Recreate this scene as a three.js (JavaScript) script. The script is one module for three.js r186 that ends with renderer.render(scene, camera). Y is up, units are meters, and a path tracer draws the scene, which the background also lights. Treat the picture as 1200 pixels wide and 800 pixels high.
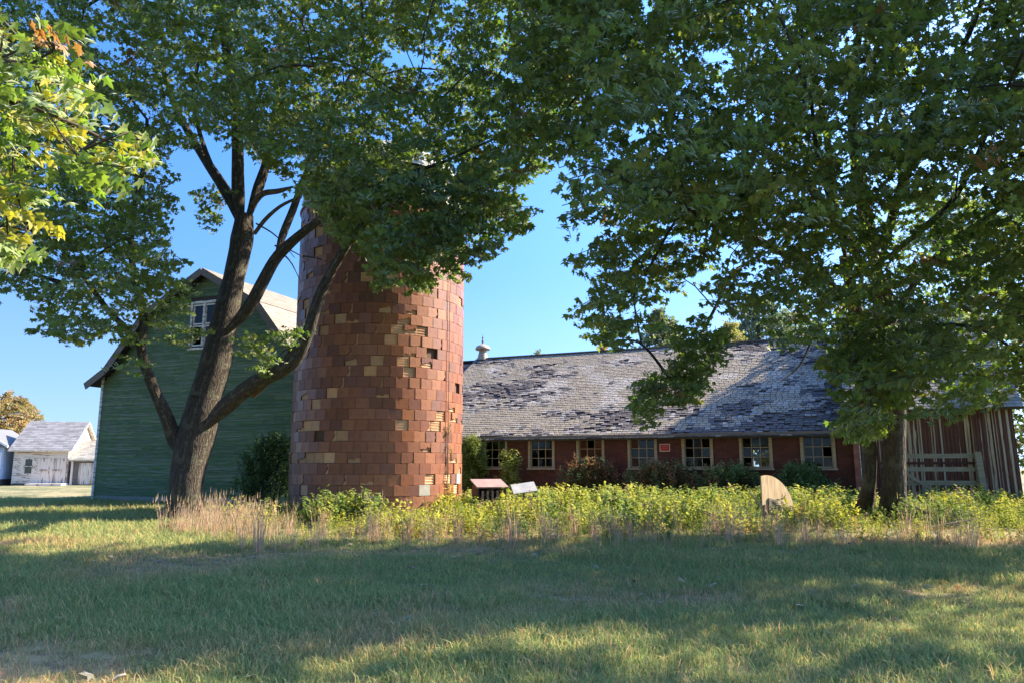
import * as THREE from 'three';
import { mergeGeometries } from 'three/addons/utils/BufferGeometryUtils.js';

// ---------------------------------------------------------------- camera, sky, sun, exposure
const scene = new THREE.Scene();
const EYE = 1.5, FOC = 866, PITCH = Math.atan(146 / FOC);
const camera = new THREE.PerspectiveCamera(2 * Math.atan(400 / FOC) * 180 / Math.PI, 1.5, 0.1, 900);
camera.position.set(0, EYE, 0);
camera.rotation.x = PITCH;
scene.add(camera);

const SUN_EL = 36 * Math.PI / 180, SUN_AHEAD = 18 * Math.PI / 180;
const sunDir = new THREE.Vector3(Math.cos(SUN_EL) * Math.cos(SUN_AHEAD), Math.sin(SUN_EL), -Math.cos(SUN_EL) * Math.sin(SUN_AHEAD));
const sun = new THREE.DirectionalLight(new THREE.Color().setRGB(1, 0.82, 0.58), 4.3);
sun.position.copy(sunDir).multiplyScalar(90).add(new THREE.Vector3(0, 0, -25));
sun.target.position.set(0, 0, -25);
sun.castShadow = true;
sun.shadow.mapSize.set(4096, 4096);
Object.assign(sun.shadow.camera, { left: -60, right: 60, top: 45, bottom: -45, near: 1, far: 200 });
sun.shadow.radius = 1;
scene.add(sun, sun.target);

const SKY_GAIN = 0.41;
function makeSky() {
  const W = 256, H = 128, d = new Float32Array(W * H * 4);
  const stops = [[-90, .30, .36, .42], [-2, .42, .52, .62], [0, .42, .62, .86], [6, .27, .49, .86], [14, .145, .355, .82], [26, .085, .265, .74], [45, .085, .255, .64], [90, .065, .19, .50]];
  for (let j = 0; j < H; j++) {
    const el = ((j + .5) / H - .5) * 180;
    let k = 0; while (k < stops.length - 2 && el > stops[k + 1][0]) k++;
    const a = stops[k], b = stops[k + 1], t = Math.min(1, Math.max(0, (el - a[0]) / (b[0] - a[0])));
    const e = el * Math.PI / 180;
    for (let i = 0; i < W; i++) { // clear-sky scattering: brighter and whiter towards the sun, darkest a right angle away from it
      const ph = ((i + .5) / W - .5) * 2 * Math.PI, dx = Math.cos(e) * Math.cos(ph), dz = Math.cos(e) * Math.sin(ph);
      const cg = dx * sunDir.x + Math.sin(e) * sunDir.y + dz * sunDir.z, gam = Math.acos(Math.max(-1, Math.min(1, cg)));
      const f = (1 + 16 * (Math.exp(-3 * gam) - .009) + .3 * cg * cg) / 1.1, w = Math.min(1, Math.max(0, (f - 1) / 5)) * .6;
      const col = [0, 1, 2].map(c => a[c + 1] + (b[c + 1] - a[c + 1]) * t), l = .25 * col[0] + .65 * col[1] + .1 * col[2];
      for (let c = 0; c < 4; c++) d[(j * W + i) * 4 + c] = c < 3 ? SKY_GAIN * f * (col[c] * (1 - w) + l * [1.12, 1.02, .92][c] * w) : 1;
    }
  }
  const t = new THREE.DataTexture(d, W, H, THREE.RGBAFormat, THREE.FloatType);
  t.mapping = THREE.EquirectangularReflectionMapping; t.magFilter = t.minFilter = THREE.LinearFilter; t.needsUpdate = true;
  return t;
}
const sky = makeSky();
scene.background = sky; scene.environment = sky;

const renderer = new THREE.WebGLRenderer({ antialias: true });
renderer.setSize(1024, 682);
renderer.shadowMap.enabled = true;
renderer.toneMapping = THREE.LinearToneMapping;
renderer.toneMappingExposure = 4.3;

// ---------------------------------------------------------------- helpers
function rng(seed) { let a = seed >>> 0; return () => { a = a + 0x6D2B79F5 | 0; let t = Math.imul(a ^ a >>> 15, 1 | a); t = t + Math.imul(t ^ t >>> 7, 61 | t) ^ t; return ((t ^ t >>> 14) >>> 0) / 4294967296; }; }
const R = rng(71);
const rr = (a, b) => a + (b - a) * R();
const clamp = (x, a = 0, b = 1) => Math.min(b, Math.max(a, x));
const lerp = (a, b, t) => a + (b - a) * t;
const sm = (a, b, x) => { const t = clamp((x - a) / (b - a)); return t * t * (3 - 2 * t); };
const V = (x, y, z) => new THREE.Vector3(x, y, z);
function h3(x, y, z) { let h = Math.imul(x | 0, 374761393) ^ Math.imul(y | 0, 668265263) ^ Math.imul(z | 0, 2147483647 - 104729 * 3); h = Math.imul(h ^ h >>> 13, 1274126177); h ^= h >>> 16; return (h >>> 0) / 4294967296; }
function noise(x, y = 0, z = 0) {
  const X = Math.floor(x), Y = Math.floor(y), Z = Math.floor(z); let u = x - X, v = y - Y, w = z - Z;
  u = u * u * (3 - 2 * u); v = v * v * (3 - 2 * v); w = w * w * (3 - 2 * w);
  const L = (a, b, t) => a + (b - a) * t;
  return L(L(L(h3(X, Y, Z), h3(X + 1, Y, Z), u), L(h3(X, Y + 1, Z), h3(X + 1, Y + 1, Z), u), v), L(L(h3(X, Y, Z + 1), h3(X + 1, Y, Z + 1), u), L(h3(X, Y + 1, Z + 1), h3(X + 1, Y + 1, Z + 1), u), v), w);
}
const fbm = (x, y = 0, z = 0, o = 4) => { let s = 0, a = .5, n = 0; for (let i = 0; i < o; i++) { s += a * noise(x, y, z); n += a; a *= .5; x = x * 2.03 + 11.3; y = y * 2.03 + 5.7; z = z * 2.03 + 3.1; } return s / n; };
const CP = Math.cos(PITCH), SP = Math.sin(PITCH);
// a point of the place from the bearing it is seen under and its distance ahead in metres
function at(px, py, D) { const x = (px - 600) / FOC, y = (400 - py) / FOC, f = CP - y * SP; return V(x / f * D, EYE + (y * CP + SP) / f * D, -D); }
function onGround(px, py) { const y = (400 - py) / FOC, f = CP - y * SP, D = -EYE * f / (y * CP + SP); return at(px, py, D); }
const rgb = (r, g, b) => new THREE.Color().setRGB(r, g, b);

const used = {};
function numbered(n) { const k = used[n] = (used[n] ?? -1) + 1; return k ? `${n}_${String(k).padStart(3, '0')}` : n; }
function shadow(o) { o.castShadow = true; o.receiveShadow = true; return o; }
function thing(name, label, category, pos = [0, 0, 0], turn = 0, group) {
  const o = new THREE.Group(); o.name = numbered(name); scene.add(o); o.position.set(...pos); o.rotation.y = turn;
  o.userData = { label, category }; if (group) o.userData.group = group; return o;
}
function part(name, geo, mat, parent, kind) { const m = shadow(new THREE.Mesh(geo, mat)); m.name = name; parent.add(m); if (kind) m.userData.kind = kind; return m; }
function sub(name, parent, pos = [0, 0, 0], turn = 0) { const g = new THREE.Group(); g.name = name; g.position.set(...pos); g.rotation.y = turn; parent.add(g); return g; }
function top(name, geo, mat, label, category, group) { const m = part(numbered(name), geo, mat, scene); m.userData = { label, category }; if (group) m.userData.group = group; return m; }
function structure(name, geo, mat) { const m = part(name, geo, mat, scene); m.userData = { kind: 'structure' }; return m; }
const M4 = new THREE.Matrix4(), QT = new THREE.Quaternion(), EU = new THREE.Euler();
function instances(name, geo, mat, list, parent, label, category) { // list: {p, r:[x,y,z], s, c}
  const m = new THREE.InstancedMesh(geo, mat, list.length);
  list.forEach((e, i) => {
    QT.setFromEuler(EU.set(e.r[0], e.r[1], e.r[2], 'YXZ'));
    const s = e.s.isVector3 ? e.s : V(e.s, e.s, e.s);
    m.setMatrixAt(i, M4.compose(e.p, QT, s)); m.setColorAt(i, e.c);
  });
  m.name = parent ? name : numbered(name); shadow(m); m.userData = { kind: 'stuff' };
  if (label) { m.userData.label = label; m.userData.category = category; }
  (parent ?? scene).add(m); return m;
}
function box(w, h, d, x = 0, y = 0, z = 0) { const g = new THREE.BoxGeometry(w, h, d); g.translate(x, y, z); return g; }
// box with uv in metres
function boxm(w, h, d, x = 0, y = 0, z = 0, off = 0) {
  const g = new THREE.BoxGeometry(w, h, d), p = g.attributes.position, n = g.attributes.normal, uv = g.attributes.uv;
  for (let i = 0; i < p.count; i++) {
    const ax = Math.abs(n.getX(i)), ay = Math.abs(n.getY(i));
    if (ax > .5) uv.setXY(i, p.getZ(i) + off, p.getY(i)); else if (ay > .5) uv.setXY(i, p.getX(i) + off, p.getZ(i)); else uv.setXY(i, p.getX(i) + off, p.getY(i));
  }
  g.translate(x, y, z); return g;
}
function merged(list) { return mergeGeometries(list.map(g => { const k = g.index ? g.toNonIndexed() : g; return k; }), false); }
// tapered limb through points [Vector3, radius], round section with uneven bark
function limbGeo(pts, radial = 10, step = .18, rough = .08, seed = 0) {
  const curve = new THREE.CatmullRomCurve3(pts.map(p => p[0]), false, 'centripetal');
  const len = curve.getLength(), n = Math.max(4, Math.round(len / step));
  const fr = curve.computeFrenetFrames(n, false), pos = [], nor = [], uv = [], idx = [];
  const cum = [0]; for (let i = 1; i < pts.length; i++) cum.push(cum[i - 1] + pts[i][0].distanceTo(pts[i - 1][0]));
  let Np = V(0, 0, 1);
  for (let i = 0; i <= n; i++) {
    const c = curve.getPointAt(i / n), T = curve.getTangentAt(i / n);
    let N = Np.clone().sub(T.clone().multiplyScalar(T.dot(Np))); if (N.lengthSq() < 1e-6) N = V(1, 0, 0); N.normalize(); Np = N;
    const B = T.clone().cross(N);
    const s = i / n * cum[cum.length - 1]; let k = 0; while (k < cum.length - 2 && s > cum[k + 1]) k++;
    const tt = clamp((s - cum[k]) / (cum[k + 1] - cum[k] || 1)), rad = lerp(pts[k][1], pts[k + 1][1], tt * tt * (3 - 2 * tt) * .5 + tt * .5);
    for (let j = 0; j <= radial; j++) {
      const a = j / radial * Math.PI * 2, jj = j % radial, aj = jj / radial * Math.PI * 2;
      const q = rad * (1 + rough * 2 * (fbm(Math.cos(aj) * 1.6 + seed, Math.sin(aj) * 1.6, i * step * .9, 3) - .5) + rough * .5 * (noise(jj * 3.1 + seed, i * step * 1.5) - .5));
      const o = N.clone().multiplyScalar(Math.cos(a)).addScaledVector(B, Math.sin(a));
      pos.push(c.x + o.x * q, c.y + o.y * q, c.z + o.z * q); nor.push(o.x, o.y, o.z); uv.push(j / radial * Math.max(1, Math.round(rad * 6.28 / .5)) , i / n * len / .9);
    }
  }
  for (let i = 0; i < n; i++) for (let j = 0; j < radial; j++) { const a = i * (radial + 1) + j, b = a + radial + 1; idx.push(a, a + 1, b, b, a + 1, b + 1); }
  const ci = pos.length / 3, e = curve.getPointAt(1); pos.push(e.x, e.y, e.z); const tv = curve.getTangentAt(1); nor.push(tv.x, tv.y, tv.z); uv.push(.5, len / .9);
  for (let j = 0; j < radial; j++) { const a = n * (radial + 1) + j; idx.push(a, a + 1, ci); }
  const g = new THREE.BufferGeometry();
  g.setAttribute('position', new THREE.Float32BufferAttribute(pos, 3)); g.setAttribute('normal', new THREE.Float32BufferAttribute(nor, 3)); g.setAttribute('uv', new THREE.Float32BufferAttribute(uv, 2)); g.setIndex(idx);
  return g;
}
// textures
function tex(w, h, f, srgb = true) { // f(u,v) -> [r,g,b] linear 0..1 (srgb) or grey
  const d = new Uint8Array(w * h * 4), enc = x => srgb ? (x <= .0031308 ? 12.92 * x : 1.055 * Math.pow(x, 1 / 2.4) - .055) : x;
  for (let j = 0; j < h; j++) for (let i = 0; i < w; i++) { let c = f((i + .5) / w, (j + .5) / h); if (!Array.isArray(c)) c = [c, c, c]; for (let k = 0; k < 3; k++) d[(j * w + i) * 4 + k] = clamp(enc(clamp(c[k]))) * 255; d[(j * w + i) * 4 + 3] = 255; }
  const t = new THREE.DataTexture(d, w, h); t.magFilter = THREE.LinearFilter; t.minFilter = THREE.LinearMipmapLinearFilter; t.generateMipmaps = true; t.wrapS = t.wrapT = THREE.RepeatWrapping;
  if (srgb) t.colorSpace = THREE.SRGBColorSpace; t.needsUpdate = true; return t;
}
// periodic noise for tiling textures
const pn = (u, v, fx, fy, s = 0, o = 4) => { let r = 0, a = .5, n = 0; for (let k = 0; k < o; k++) { const X = u * fx, Y = v * fy, x0 = Math.floor(X), y0 = Math.floor(Y); let p = X - x0, q = Y - y0; p = p * p * (3 - 2 * p); q = q * q * (3 - 2 * q); const g = (x, y) => h3(((x % fx) + fx) % fx, ((y % fy) + fy) % fy, s + k * 17); r += a * lerp(lerp(g(x0, y0), g(x0 + 1, y0), p), lerp(g(x0, y0 + 1), g(x0 + 1, y0 + 1), p), q); n += a; a *= .55; fx *= 2; fy *= 2; } return r / n; };
const mix3 = (a, b, t) => [lerp(a[0], b[0], t), lerp(a[1], b[1], t), lerp(a[2], b[2], t)];
const std = (o) => new THREE.MeshStandardMaterial({ roughness: .85, ...o });

// ---------------------------------------------------------------- materials
const furrow = (u, v) => { const w = pn(u, v, 6, 3, 5, 2) * .16; const r = Math.abs(2 * pn(u + w, v, 14, 4, 9, 3) - 1); return clamp(r * 2.2); };
const barkBump = tex(256, 512, (u, v) => .75 * furrow(u, v) + .25 * pn(u, v, 40, 60, 3, 2), false);
const barkMap = tex(256, 512, (u, v) => { const f = furrow(u, v), l = pn(u, v, 4, 5, 21, 4); const c = mix3([.030, .025, .021], [.090, .076, .062], f * .75 + .25 * pn(u, v, 30, 50, 8, 2)); return mix3(c, [.12, .125, .09], sm(.56, .72, l) * .6); });
const M = {};
M.bark = std({ map: barkMap, bumpMap: barkBump, bumpScale: .035, roughness: .95 });
M.twig = std({ color: rgb(.045, .035, .027), roughness: .9 });
M.deadWood = std({ map: barkMap, bumpMap: barkBump, bumpScale: .012, color: rgb(1.9, 1.75, 1.6), roughness: .9 });
M.snag = std({ map: barkMap, bumpMap: barkBump, bumpScale: .02, color: rgb(1.6, .95, .5), roughness: .9 });
M.leaf = new THREE.MeshPhysicalMaterial({ vertexColors: true, transmission: .58, thickness: 0, roughness: 1, clearcoat: .4, clearcoatRoughness: .4, side: THREE.DoubleSide });
M.grass = new THREE.MeshPhysicalMaterial({ vertexColors: true, transmission: .4, thickness: 0, roughness: 1, specularIntensity: .35, side: THREE.DoubleSide });

// ---------------------------------------------------------------- ground
const patch = (x, z) => fbm(x * .22 + 40, z * .34 + 17, 3, 4);           // dry or green sward
const groundTex = tex(1024, 1024, (u, v) => {
  const a = pn(u, v, 14, 14, 1, 5), b = pn(u, v, 90, 90, 2, 3), c = pn(u, v, 300, 300, 4, 2);
  let k = mix3([.10, .12, .045], [.30, .25, .13], sm(.42, .62, a * .6 + b * .4));
  k = mix3(k, [.030, .030, .014], sm(.5, .75, c) * .55); return k;
});
groundTex.repeat.set(1 / 26, 1 / 26);
const gg = new THREE.PlaneGeometry(900, 900, 1, 1); gg.rotateX(-Math.PI / 2);
{ const p = gg.attributes.position, uv = gg.attributes.uv; for (let i = 0; i < p.count; i++) uv.setXY(i, p.getX(i), p.getZ(i)); }
structure('ground', gg, std({ map: groundTex, roughness: 1 }));

// ---------------------------------------------------------------- shingles
const SHV = 12;
function shingleField(tone, O, U, S, lenU, lenS, tw, th, opt) { // O origin at eave corner, U along the eave, S up the slope (unit vectors)
  const N = S.clone().cross(U).normalize(); if (N.y < 0) N.negate();
  const pos = [], nor = [], col = [], rows = Math.ceil(lenS / th);
  const quad = (a, b, c, d, n, k) => { for (const q of [a, b, c, a, c, d]) { pos.push(q.x, q.y, q.z); nor.push(n.x, n.y, n.z); col.push(k[0], k[1], k[2]); } };
  const seed = opt.seed ?? 1;
  for (let r = 0; r < rows; r++) {
    const s0 = r * th, s1 = Math.min(lenS, s0 + th * 1.25);
    let u = -(r % 2) * tw * .5 - h3(r, 3, seed) * tw * .2;
    while (u < lenU) {
      const w = tw * (.9 + .2 * h3(r, Math.round(u * 50), seed)), u0 = Math.max(0, u), u1 = Math.min(lenU, u + w - (opt.gap ?? .012)); u += w;
      if (u1 - u0 < .04) continue;
      const st = tone((u0 + u1) / 2, s0, h3(Math.round(u0 * 40), r, seed + 7));
      if (!st) continue;
      const [k, lift] = st, h1 = .012 + lift * (.4 + h3(r, Math.round(u0 * 31), seed + 3)), h2 = .004, sk = (h3(r, Math.round(u0 * 17), seed + 9) - .5) * .02 * opt.rough;
      const P = (uu, ss, hh) => O.clone().addScaledVector(U, uu).addScaledVector(S, ss).addScaledVector(N, hh);
      const l = lift * .3 * h3(r, Math.round(u0 * 13), 5);
      const a = P(u0, s0 + sk, h1), b = P(u1, s0 - sk, h1 + l), c = P(u1, s1, h2), d = P(u0, s1, h2), a2 = P(u0, s0 + sk, 0), b2 = P(u1, s0 - sk, 0);
      quad(a, b, c, d, N, k); quad(a2, b2, b, a, S.clone().negate(), k);
      quad(a2, a, d, d, U.clone().negate(), k); quad(b, b2, c, c, U, k);
    }
  }
  const g = new THREE.BufferGeometry(); g.setAttribute('position', new THREE.Float32BufferAttribute(pos, 3)); g.setAttribute('normal', new THREE.Float32BufferAttribute(nor, 3)); g.setAttribute('color', new THREE.Float32BufferAttribute(col, 3));
  g.setAttribute('uv', new THREE.Float32BufferAttribute(new Float32Array(pos.length / 3 * 2), 2));
  g.deleteAttribute('normal'); g.computeVertexNormals();
  return g;
}
M.shingle = std({ vertexColors: true, roughness: .9 });
M.deck = std({ color: rgb(.055, .048, .046), roughness: .95 });
const speck = tex(256, 256, (u, v) => .6 + .4 * pn(u, v, 60, 60, 2, 2));
M.trimWood = std({ map: tex(256, 256, (u, v) => mix3([.26, .21, .145], [.50, .42, .30], pn(u, v, 3, 40, 4, 4))), roughness: .9 });
M.trimGrey = std({ map: tex(256, 256, (u, v) => mix3([.10, .085, .075], [.22, .19, .165], pn(u, v, 3, 40, 7, 4))), roughness: .9 });
M.whiteTrim = std({ map: tex(256, 256, (u, v) => mix3([.30, .27, .23], [.68, .66, .62], sm(.3, .5, pn(u, v, 4, 30, 7, 4)))), roughness: .8 });
M.glass = new THREE.MeshPhysicalMaterial({ color: rgb(.86, .9, .88), transmission: 1, thickness: 0, roughness: .06, ior: 1.5, specularIntensity: .35 });
M.interior = std({ color: rgb(.20, .17, .14), roughness: 1 });

// ---------------------------------------------------------------- green barn
{
  const c0 = onGround(107, 588), BETA = 20 * Math.PI / 180;
  const barn = thing('barn', 'large faded green clapboard barn with gambrel roof and flared eaves', 'barn', [c0.x, 0, c0.z], -BETA);
  const W = 10.8, L = 9.5;
  const prof = [[0, 5.2], [.55, 5.6], [2.45, 7.86], [5.4, 9.5]];
  const full = [...prof, ...prof.slice(0, 3).reverse().map(([x, y]) => [W - x, y])];
  const hAt = x => { x = x > W / 2 ? W - x : x; for (let i = 0; i < 3; i++) if (x <= prof[i + 1][0]) return lerp(prof[i][1], prof[i + 1][1], (x - prof[i][0]) / (prof[i + 1][0] - prof[i][0])); return 9.5; };
  const xAt = y => { if (y <= 5.2) return 0; for (let i = 0; i < 3; i++) if (y <= prof[i + 1][1]) return lerp(prof[i][0], prof[i + 1][0], (y - prof[i][1]) / (prof[i + 1][1] - prof[i][1])); return W / 2; };
  // sheathing behind the boards, gable and side walls
  const sh = new THREE.Shape(); sh.moveTo(0, .25); full.forEach(([x, y]) => sh.lineTo(x, y - .03)); sh.lineTo(W, .25);
  const hole = new THREE.Path(); hole.moveTo(4.72, 6.35); hole.lineTo(5.98, 6.35); hole.lineTo(5.98, 8.28); hole.lineTo(4.72, 8.28); sh.holes.push(hole);
  const shg = new THREE.ExtrudeGeometry(sh, { depth: .08, bevelEnabled: false }); shg.translate(0, 0, -.1); part('sheathing', shg, M.deck, barn);
  const rear = new THREE.Shape(); rear.moveTo(0, 0); full.forEach(([x, y]) => rear.lineTo(x, y - .03)); rear.lineTo(W, 0);
  const rg = new THREE.ExtrudeGeometry(rear, { depth: .1, bevelEnabled: false }); rg.translate(0, 0, -L); part('rear_wall', rg, M.deck, barn);
  const greenMap = s => tex(512, 128, (u, v) => {
    const worn = pn(u, v, 6, 10, s, 5), gr = pn(u, v, 5, 60, s + 3, 3);
    let c = mix3([.055, .115, .034], [.088, .160, .052], gr);
    c = mix3(c, [.18, .20, .16], sm(.47, .64, worn) * .85); return mix3(c, [.03, .04, .03], sm(.62, .72, pn(u, v, 9, 14, s + 9, 4)) * .6);
  });
  const greens = [11, 23, 37].flatMap(s => { const t = greenMap(s); return [[1, 1, 1], [.78, .86, .8], [1.18, 1.12, 1.12]].map(k => std({ map: t, color: rgb(...k), roughness: .75, bumpMap: t, bumpScale: .003 })); });
  const side = boxm(.1, 5.1, L - .2, .05, 2.6, -L / 2); part('side_wall', side, greens[0], barn); part('side_wall', boxm(.1, 5.1, L - .2, W - .05, 2.6, -L / 2), greens[1], barn);
  // stone footing
  part('footing', boxm(W + .04, .28, .16, W / 2, .14, -.06), std({ map: tex(256, 64, (u, v) => mix3([.16, .17, .155], [.32, .33, .31], pn(u, v, 20, 4, 3, 4))), roughness: 1 }), barn);
  // clapboards, one mesh each
  const unit = new THREE.BoxGeometry(1, 1, 1); const ch = .158;
  for (let y = .28, r = 0; y < 9.35; y += ch, r++) {
    const xa = xAt(y + ch) + .06, xb = W - xa; if (xb - xa < .3) break;
    const spans = (y + ch > 6.3 && y < 8.36) ? [[xa, 4.6], [6.1, xb]] : [[xa, xb]];
    for (const [s0, s1] of spans) {
      let x = s0; const first = rr(1.2, 4.4);
      while (x < s1 - .05) {
        let e = Math.min(s1, x + (x === s0 ? first : rr(2.4, 4.6))); if (s1 - e < .7) e = s1;
        const b = part('clapboard', unit, greens[Math.floor(R() * greens.length)], barn);
        b.scale.set(e - x - .006, ch + .012, .016); b.position.set((x + e) / 2, y + ch / 2 + rr(-.006, .006), .012 + rr(-.004, .005)); b.rotation.x = -.085 + rr(-.02, .02); b.rotation.z = rr(-1, 1) * .0016; x = e;
      }
    }
  }
  part('corner_board', boxm(.12, 5.2, .05, .05, 2.72, .035), M.whiteTrim, barn); part('corner_board', boxm(.12, 5.2, .05, W - .05, 2.72, .035), M.whiteTrim, barn);
  // roof slabs with flared eaves: deck, rake boards and shingles on each plane
  const rp = [[-.55, 4.93], [.5, 5.55], [2.45, 7.88], [5.4, 9.52]];
  for (const sgn of [0, 1]) for (let i = 0; i < 3; i++) {
    const m = ([x, y]) => sgn ? [W - x, y] : [x, y], a = m(rp[i]), b = m(rp[i + 1]);
    const dx = b[0] - a[0], dy = b[1] - a[1], l = Math.hypot(dx, dy), nx = -dy / l * (sgn ? -1 : 1), ny = Math.abs(dx) / l, ext = i < 2 ? .0 : 0;
    const s = new THREE.Shape(); s.moveTo(a[0], a[1]); s.lineTo(b[0], b[1]); s.lineTo(b[0] + nx * .1, b[1] + ny * .1); s.lineTo(a[0] + nx * .1, a[1] + ny * .1);
    const g = new THREE.ExtrudeGeometry(s, { depth: L + .4, bevelEnabled: false }); g.translate(0, 0, -L); part('roof_deck', g, M.deck, barn);
    const rk = new THREE.Shape(); rk.moveTo(a[0] - nx * .17, a[1] - ny * .17); rk.lineTo(b[0] - nx * .17, b[1] - ny * .17); rk.lineTo(b[0] + nx * .095, b[1] + ny * .095); rk.lineTo(a[0] + nx * .095, a[1] + ny * .095);
    const k = new THREE.ExtrudeGeometry(rk, { depth: .04, bevelEnabled: false }); k.translate(0, 0, .402); part('rake_board', k, M.trimGrey, barn);
    const S = V(dx / l, dy / l, 0), O = V(a[0] + nx * .105, a[1] + ny * .105, .45);
    const f = shingleField((u, q, h) => { const k = .85 + .3 * h; return [[.23 * k, .205 * k, .17 * k], .006]; }, O, V(0, 0, -1), S, L + .4, l, .3, .2, { rough: 1, seed: i + 9 * sgn });
    part('shingles', f, M.shingle, barn, 'stuff');
  }
  // gable window, two sashes, some panes gone
  const w = sub('window', barn, [5.35, 7.3, .02]);
  part('frame', merged([boxm(.1, 2.02, .08, -.66, 0, 0), boxm(.1, 2.02, .08, .66, 0, 0), boxm(1.22, .1, .08, 0, .96, 0), boxm(1.42, .09, .14, 0, -1.0, .02), boxm(.09, 1.82, .07, 0, 0, 0)]), M.whiteTrim, w);
  for (const sx of [-1, 1]) for (const sy of [-1, 1]) {
    part('sash', merged([boxm(.06, .86, .04, sx * .31 - .24, sy * .45, -.02), boxm(.06, .86, .04, sx * .31 + .24, sy * .45, -.02), boxm(.42, .06, .04, sx * .31, sy * .45 + .4, -.02), boxm(.42, .06, .04, sx * .31, sy * .45 - .4, -.02)]), M.whiteTrim, w);
    if (!(sx < 0 && sy < 0)) part('pane', box(.42, .74, .006, sx * .31, sy * .45, -.02), M.glass, w);
  }
}

// ---------------------------------------------------------------- tile silo
{
  const D = 24.5, C = at(442, 546, D), RAD = 2.76;
  const silo = thing('silo', 'tall round silo of glazed red clay tiles, many spalled and missing', 'silo', [C.x, 0, C.z]);
  const TH = .318, NC = 31, NT = 44, TW = 2 * Math.PI * RAD / NT;
  const mortar = std({ color: rgb(.11, .075, .055), roughness: 1 });
  const core = new THREE.CylinderGeometry(RAD - .095, RAD - .095, NC * TH, 88, 1, true); core.translate(0, NC * TH / 2, 0); part('mortar_core', core, mortar, silo);
  const tmap = s => tex(128, 128, (u, v) => { const n = pn(u, v, 3, 2, s, 4), st = pn(u, v, 24, 2, s + 5, 2), e = Math.min(u, 1 - u, v, 1 - v); return mix3([1, 1, 1], [.62, .60, .62], sm(.35, .75, n * .6 + st * .4)).map(x => x * (1 - .35 * sm(.035, .0, e) * pn(u, v, 9, 9, s, 2))); });
  const maps = [tmap(3), tmap(31), tmap(57)];
  const hues = [[.255, .094, .042], [.275, .104, .046], [.23, .082, .040], [.245, .090, .042], [.295, .118, .054], [.20, .072, .038], [.165, .066, .046], [.24, .092, .048]];
  const glaze = []; hues.forEach((c, i) => maps.forEach((t, k) => glaze.push(new THREE.MeshPhysicalMaterial({ map: t, color: rgb(...c), roughness: .42 + .1 * k, clearcoat: .12, clearcoatRoughness: .35, bumpMap: t, bumpScale: .004 }))));
  const bodyMap = tex(128, 128, (u, v) => mix3([.45, .28, .17], [.74, .53, .36], pn(u, v, 6, 5, 3, 4) * .7 + .3 * pn(u, v, 30, 30, 9, 2)));
  const body = [[1, 1, 1], [.8, .76, .72], [1.15, 1.08, 1]].map(k => std({ map: bodyMap, color: rgb(...k), roughness: 1, bumpMap: bodyMap, bumpScale: .01 }));
  const patchM = std({ map: tex(64, 64, (u, v) => mix3([.24, .25, .22], [.42, .42, .38], pn(u, v, 4, 4, 3, 3))), roughness: 1 });
  const TD = .1;
  // shapes in tile space: x across, y up, z outwards with 0 at the outer face
  const whole = () => { const w = TW / 2 - .006, h = TH / 2 - .006, s = new THREE.Shape(); s.moveTo(-w, -h); s.lineTo(w, -h); s.lineTo(w, h); s.lineTo(-w, h); const g = new THREE.ExtrudeGeometry(s, { depth: TD - .012, bevelEnabled: true, bevelThickness: .006, bevelSize: .005, bevelSegments: 1 }); g.translate(0, 0, -TD + .006); fixUv(g); return g; };
  function fixUv(g) { const p = g.attributes.position, uv = g.attributes.uv; for (let i = 0; i < p.count; i++) uv.setXY(i, p.getX(i) / TW + .5, p.getY(i) / TH + .5); }
  const ribbed = (deep) => { // the face has spalled away and the hollow tile's webs show
    const l = [boxm(TW - .016, TH - .016, .04, 0, 0, -.065 - deep * .015)]; const n = 4;
    for (let i = 0; i < n; i++) l.push(boxm(TW - .03 - R() * .03, .026, .05, (R() - .5) * .02, (i - (n - 1) / 2) * TH / (n + .2) + rr(-.008, .008), -.052 - deep * .012));
    l.push(boxm(.022, TH - .04, .045, -TW / 2 + .024, 0, -.06)); l.push(boxm(.022, TH - .04, .045, TW / 2 - .024, 0, -.06));
    return merged(l);
  };
  const chipped = (k) => { // part of the glazed face is left, the rest has broken away
    const w = TW / 2 - .006, h = TH / 2 - .006, s = new THREE.Shape(); const q = rng(500 + k);
    const yb = -h + (k % 3 === 0 ? .45 : .3) * TH * q() + .06, J = () => (q() - .5) * .05;
    s.moveTo(-w, h); if (k % 2) { s.lineTo(-w, yb); for (let i = 1; i < 6; i++) s.lineTo(-w + 2 * w * i / 6, yb + J() + (i > 3 ? .08 * (q()) : 0)); s.lineTo(w, yb + .03 + J()); s.lineTo(w, h); }
    else { const xb = (q() - .3) * w; s.lineTo(-w, -h); s.lineTo(xb * .5, -h); for (let i = 1; i < 5; i++) s.lineTo(xb + J() * 1.4 + i * .012, -h + 2 * h * i / 5); s.lineTo(xb + .05, h); }
    const g = new THREE.ExtrudeGeometry(s, { depth: .05, bevelEnabled: false }); g.translate(0, 0, -.05); fixUv(g); return g;
  };
  const darkGlaze = maps.map((t, k) => new THREE.MeshPhysicalMaterial({ map: t, color: rgb(.10 + .03 * k, .05 + .012 * k, .034 + .006 * k), roughness: .7, bumpMap: t, bumpScale: .004 }));
  const G = { whole: whole(), rib: [ribbed(0), ribbed(1), ribbed(0)], chip: [0, 1, 2, 3, 4, 5].map(chipped), soft: null };
  const camA = Math.atan2(-C.x, -C.z); // bearing of the camera from the silo
  const list = [];
  for (let r = 0; r < NC; r++) for (let k = 0; k < NT; k++) {
    const a = (k + (r % 2) * .5) / NT * Math.PI * 2; let da = a - camA; da = Math.atan2(Math.sin(da), Math.cos(da));
    list.push({ r, k, a, da, y: (r + .5) * TH });
  }
  const R2 = rng(909);
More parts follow.
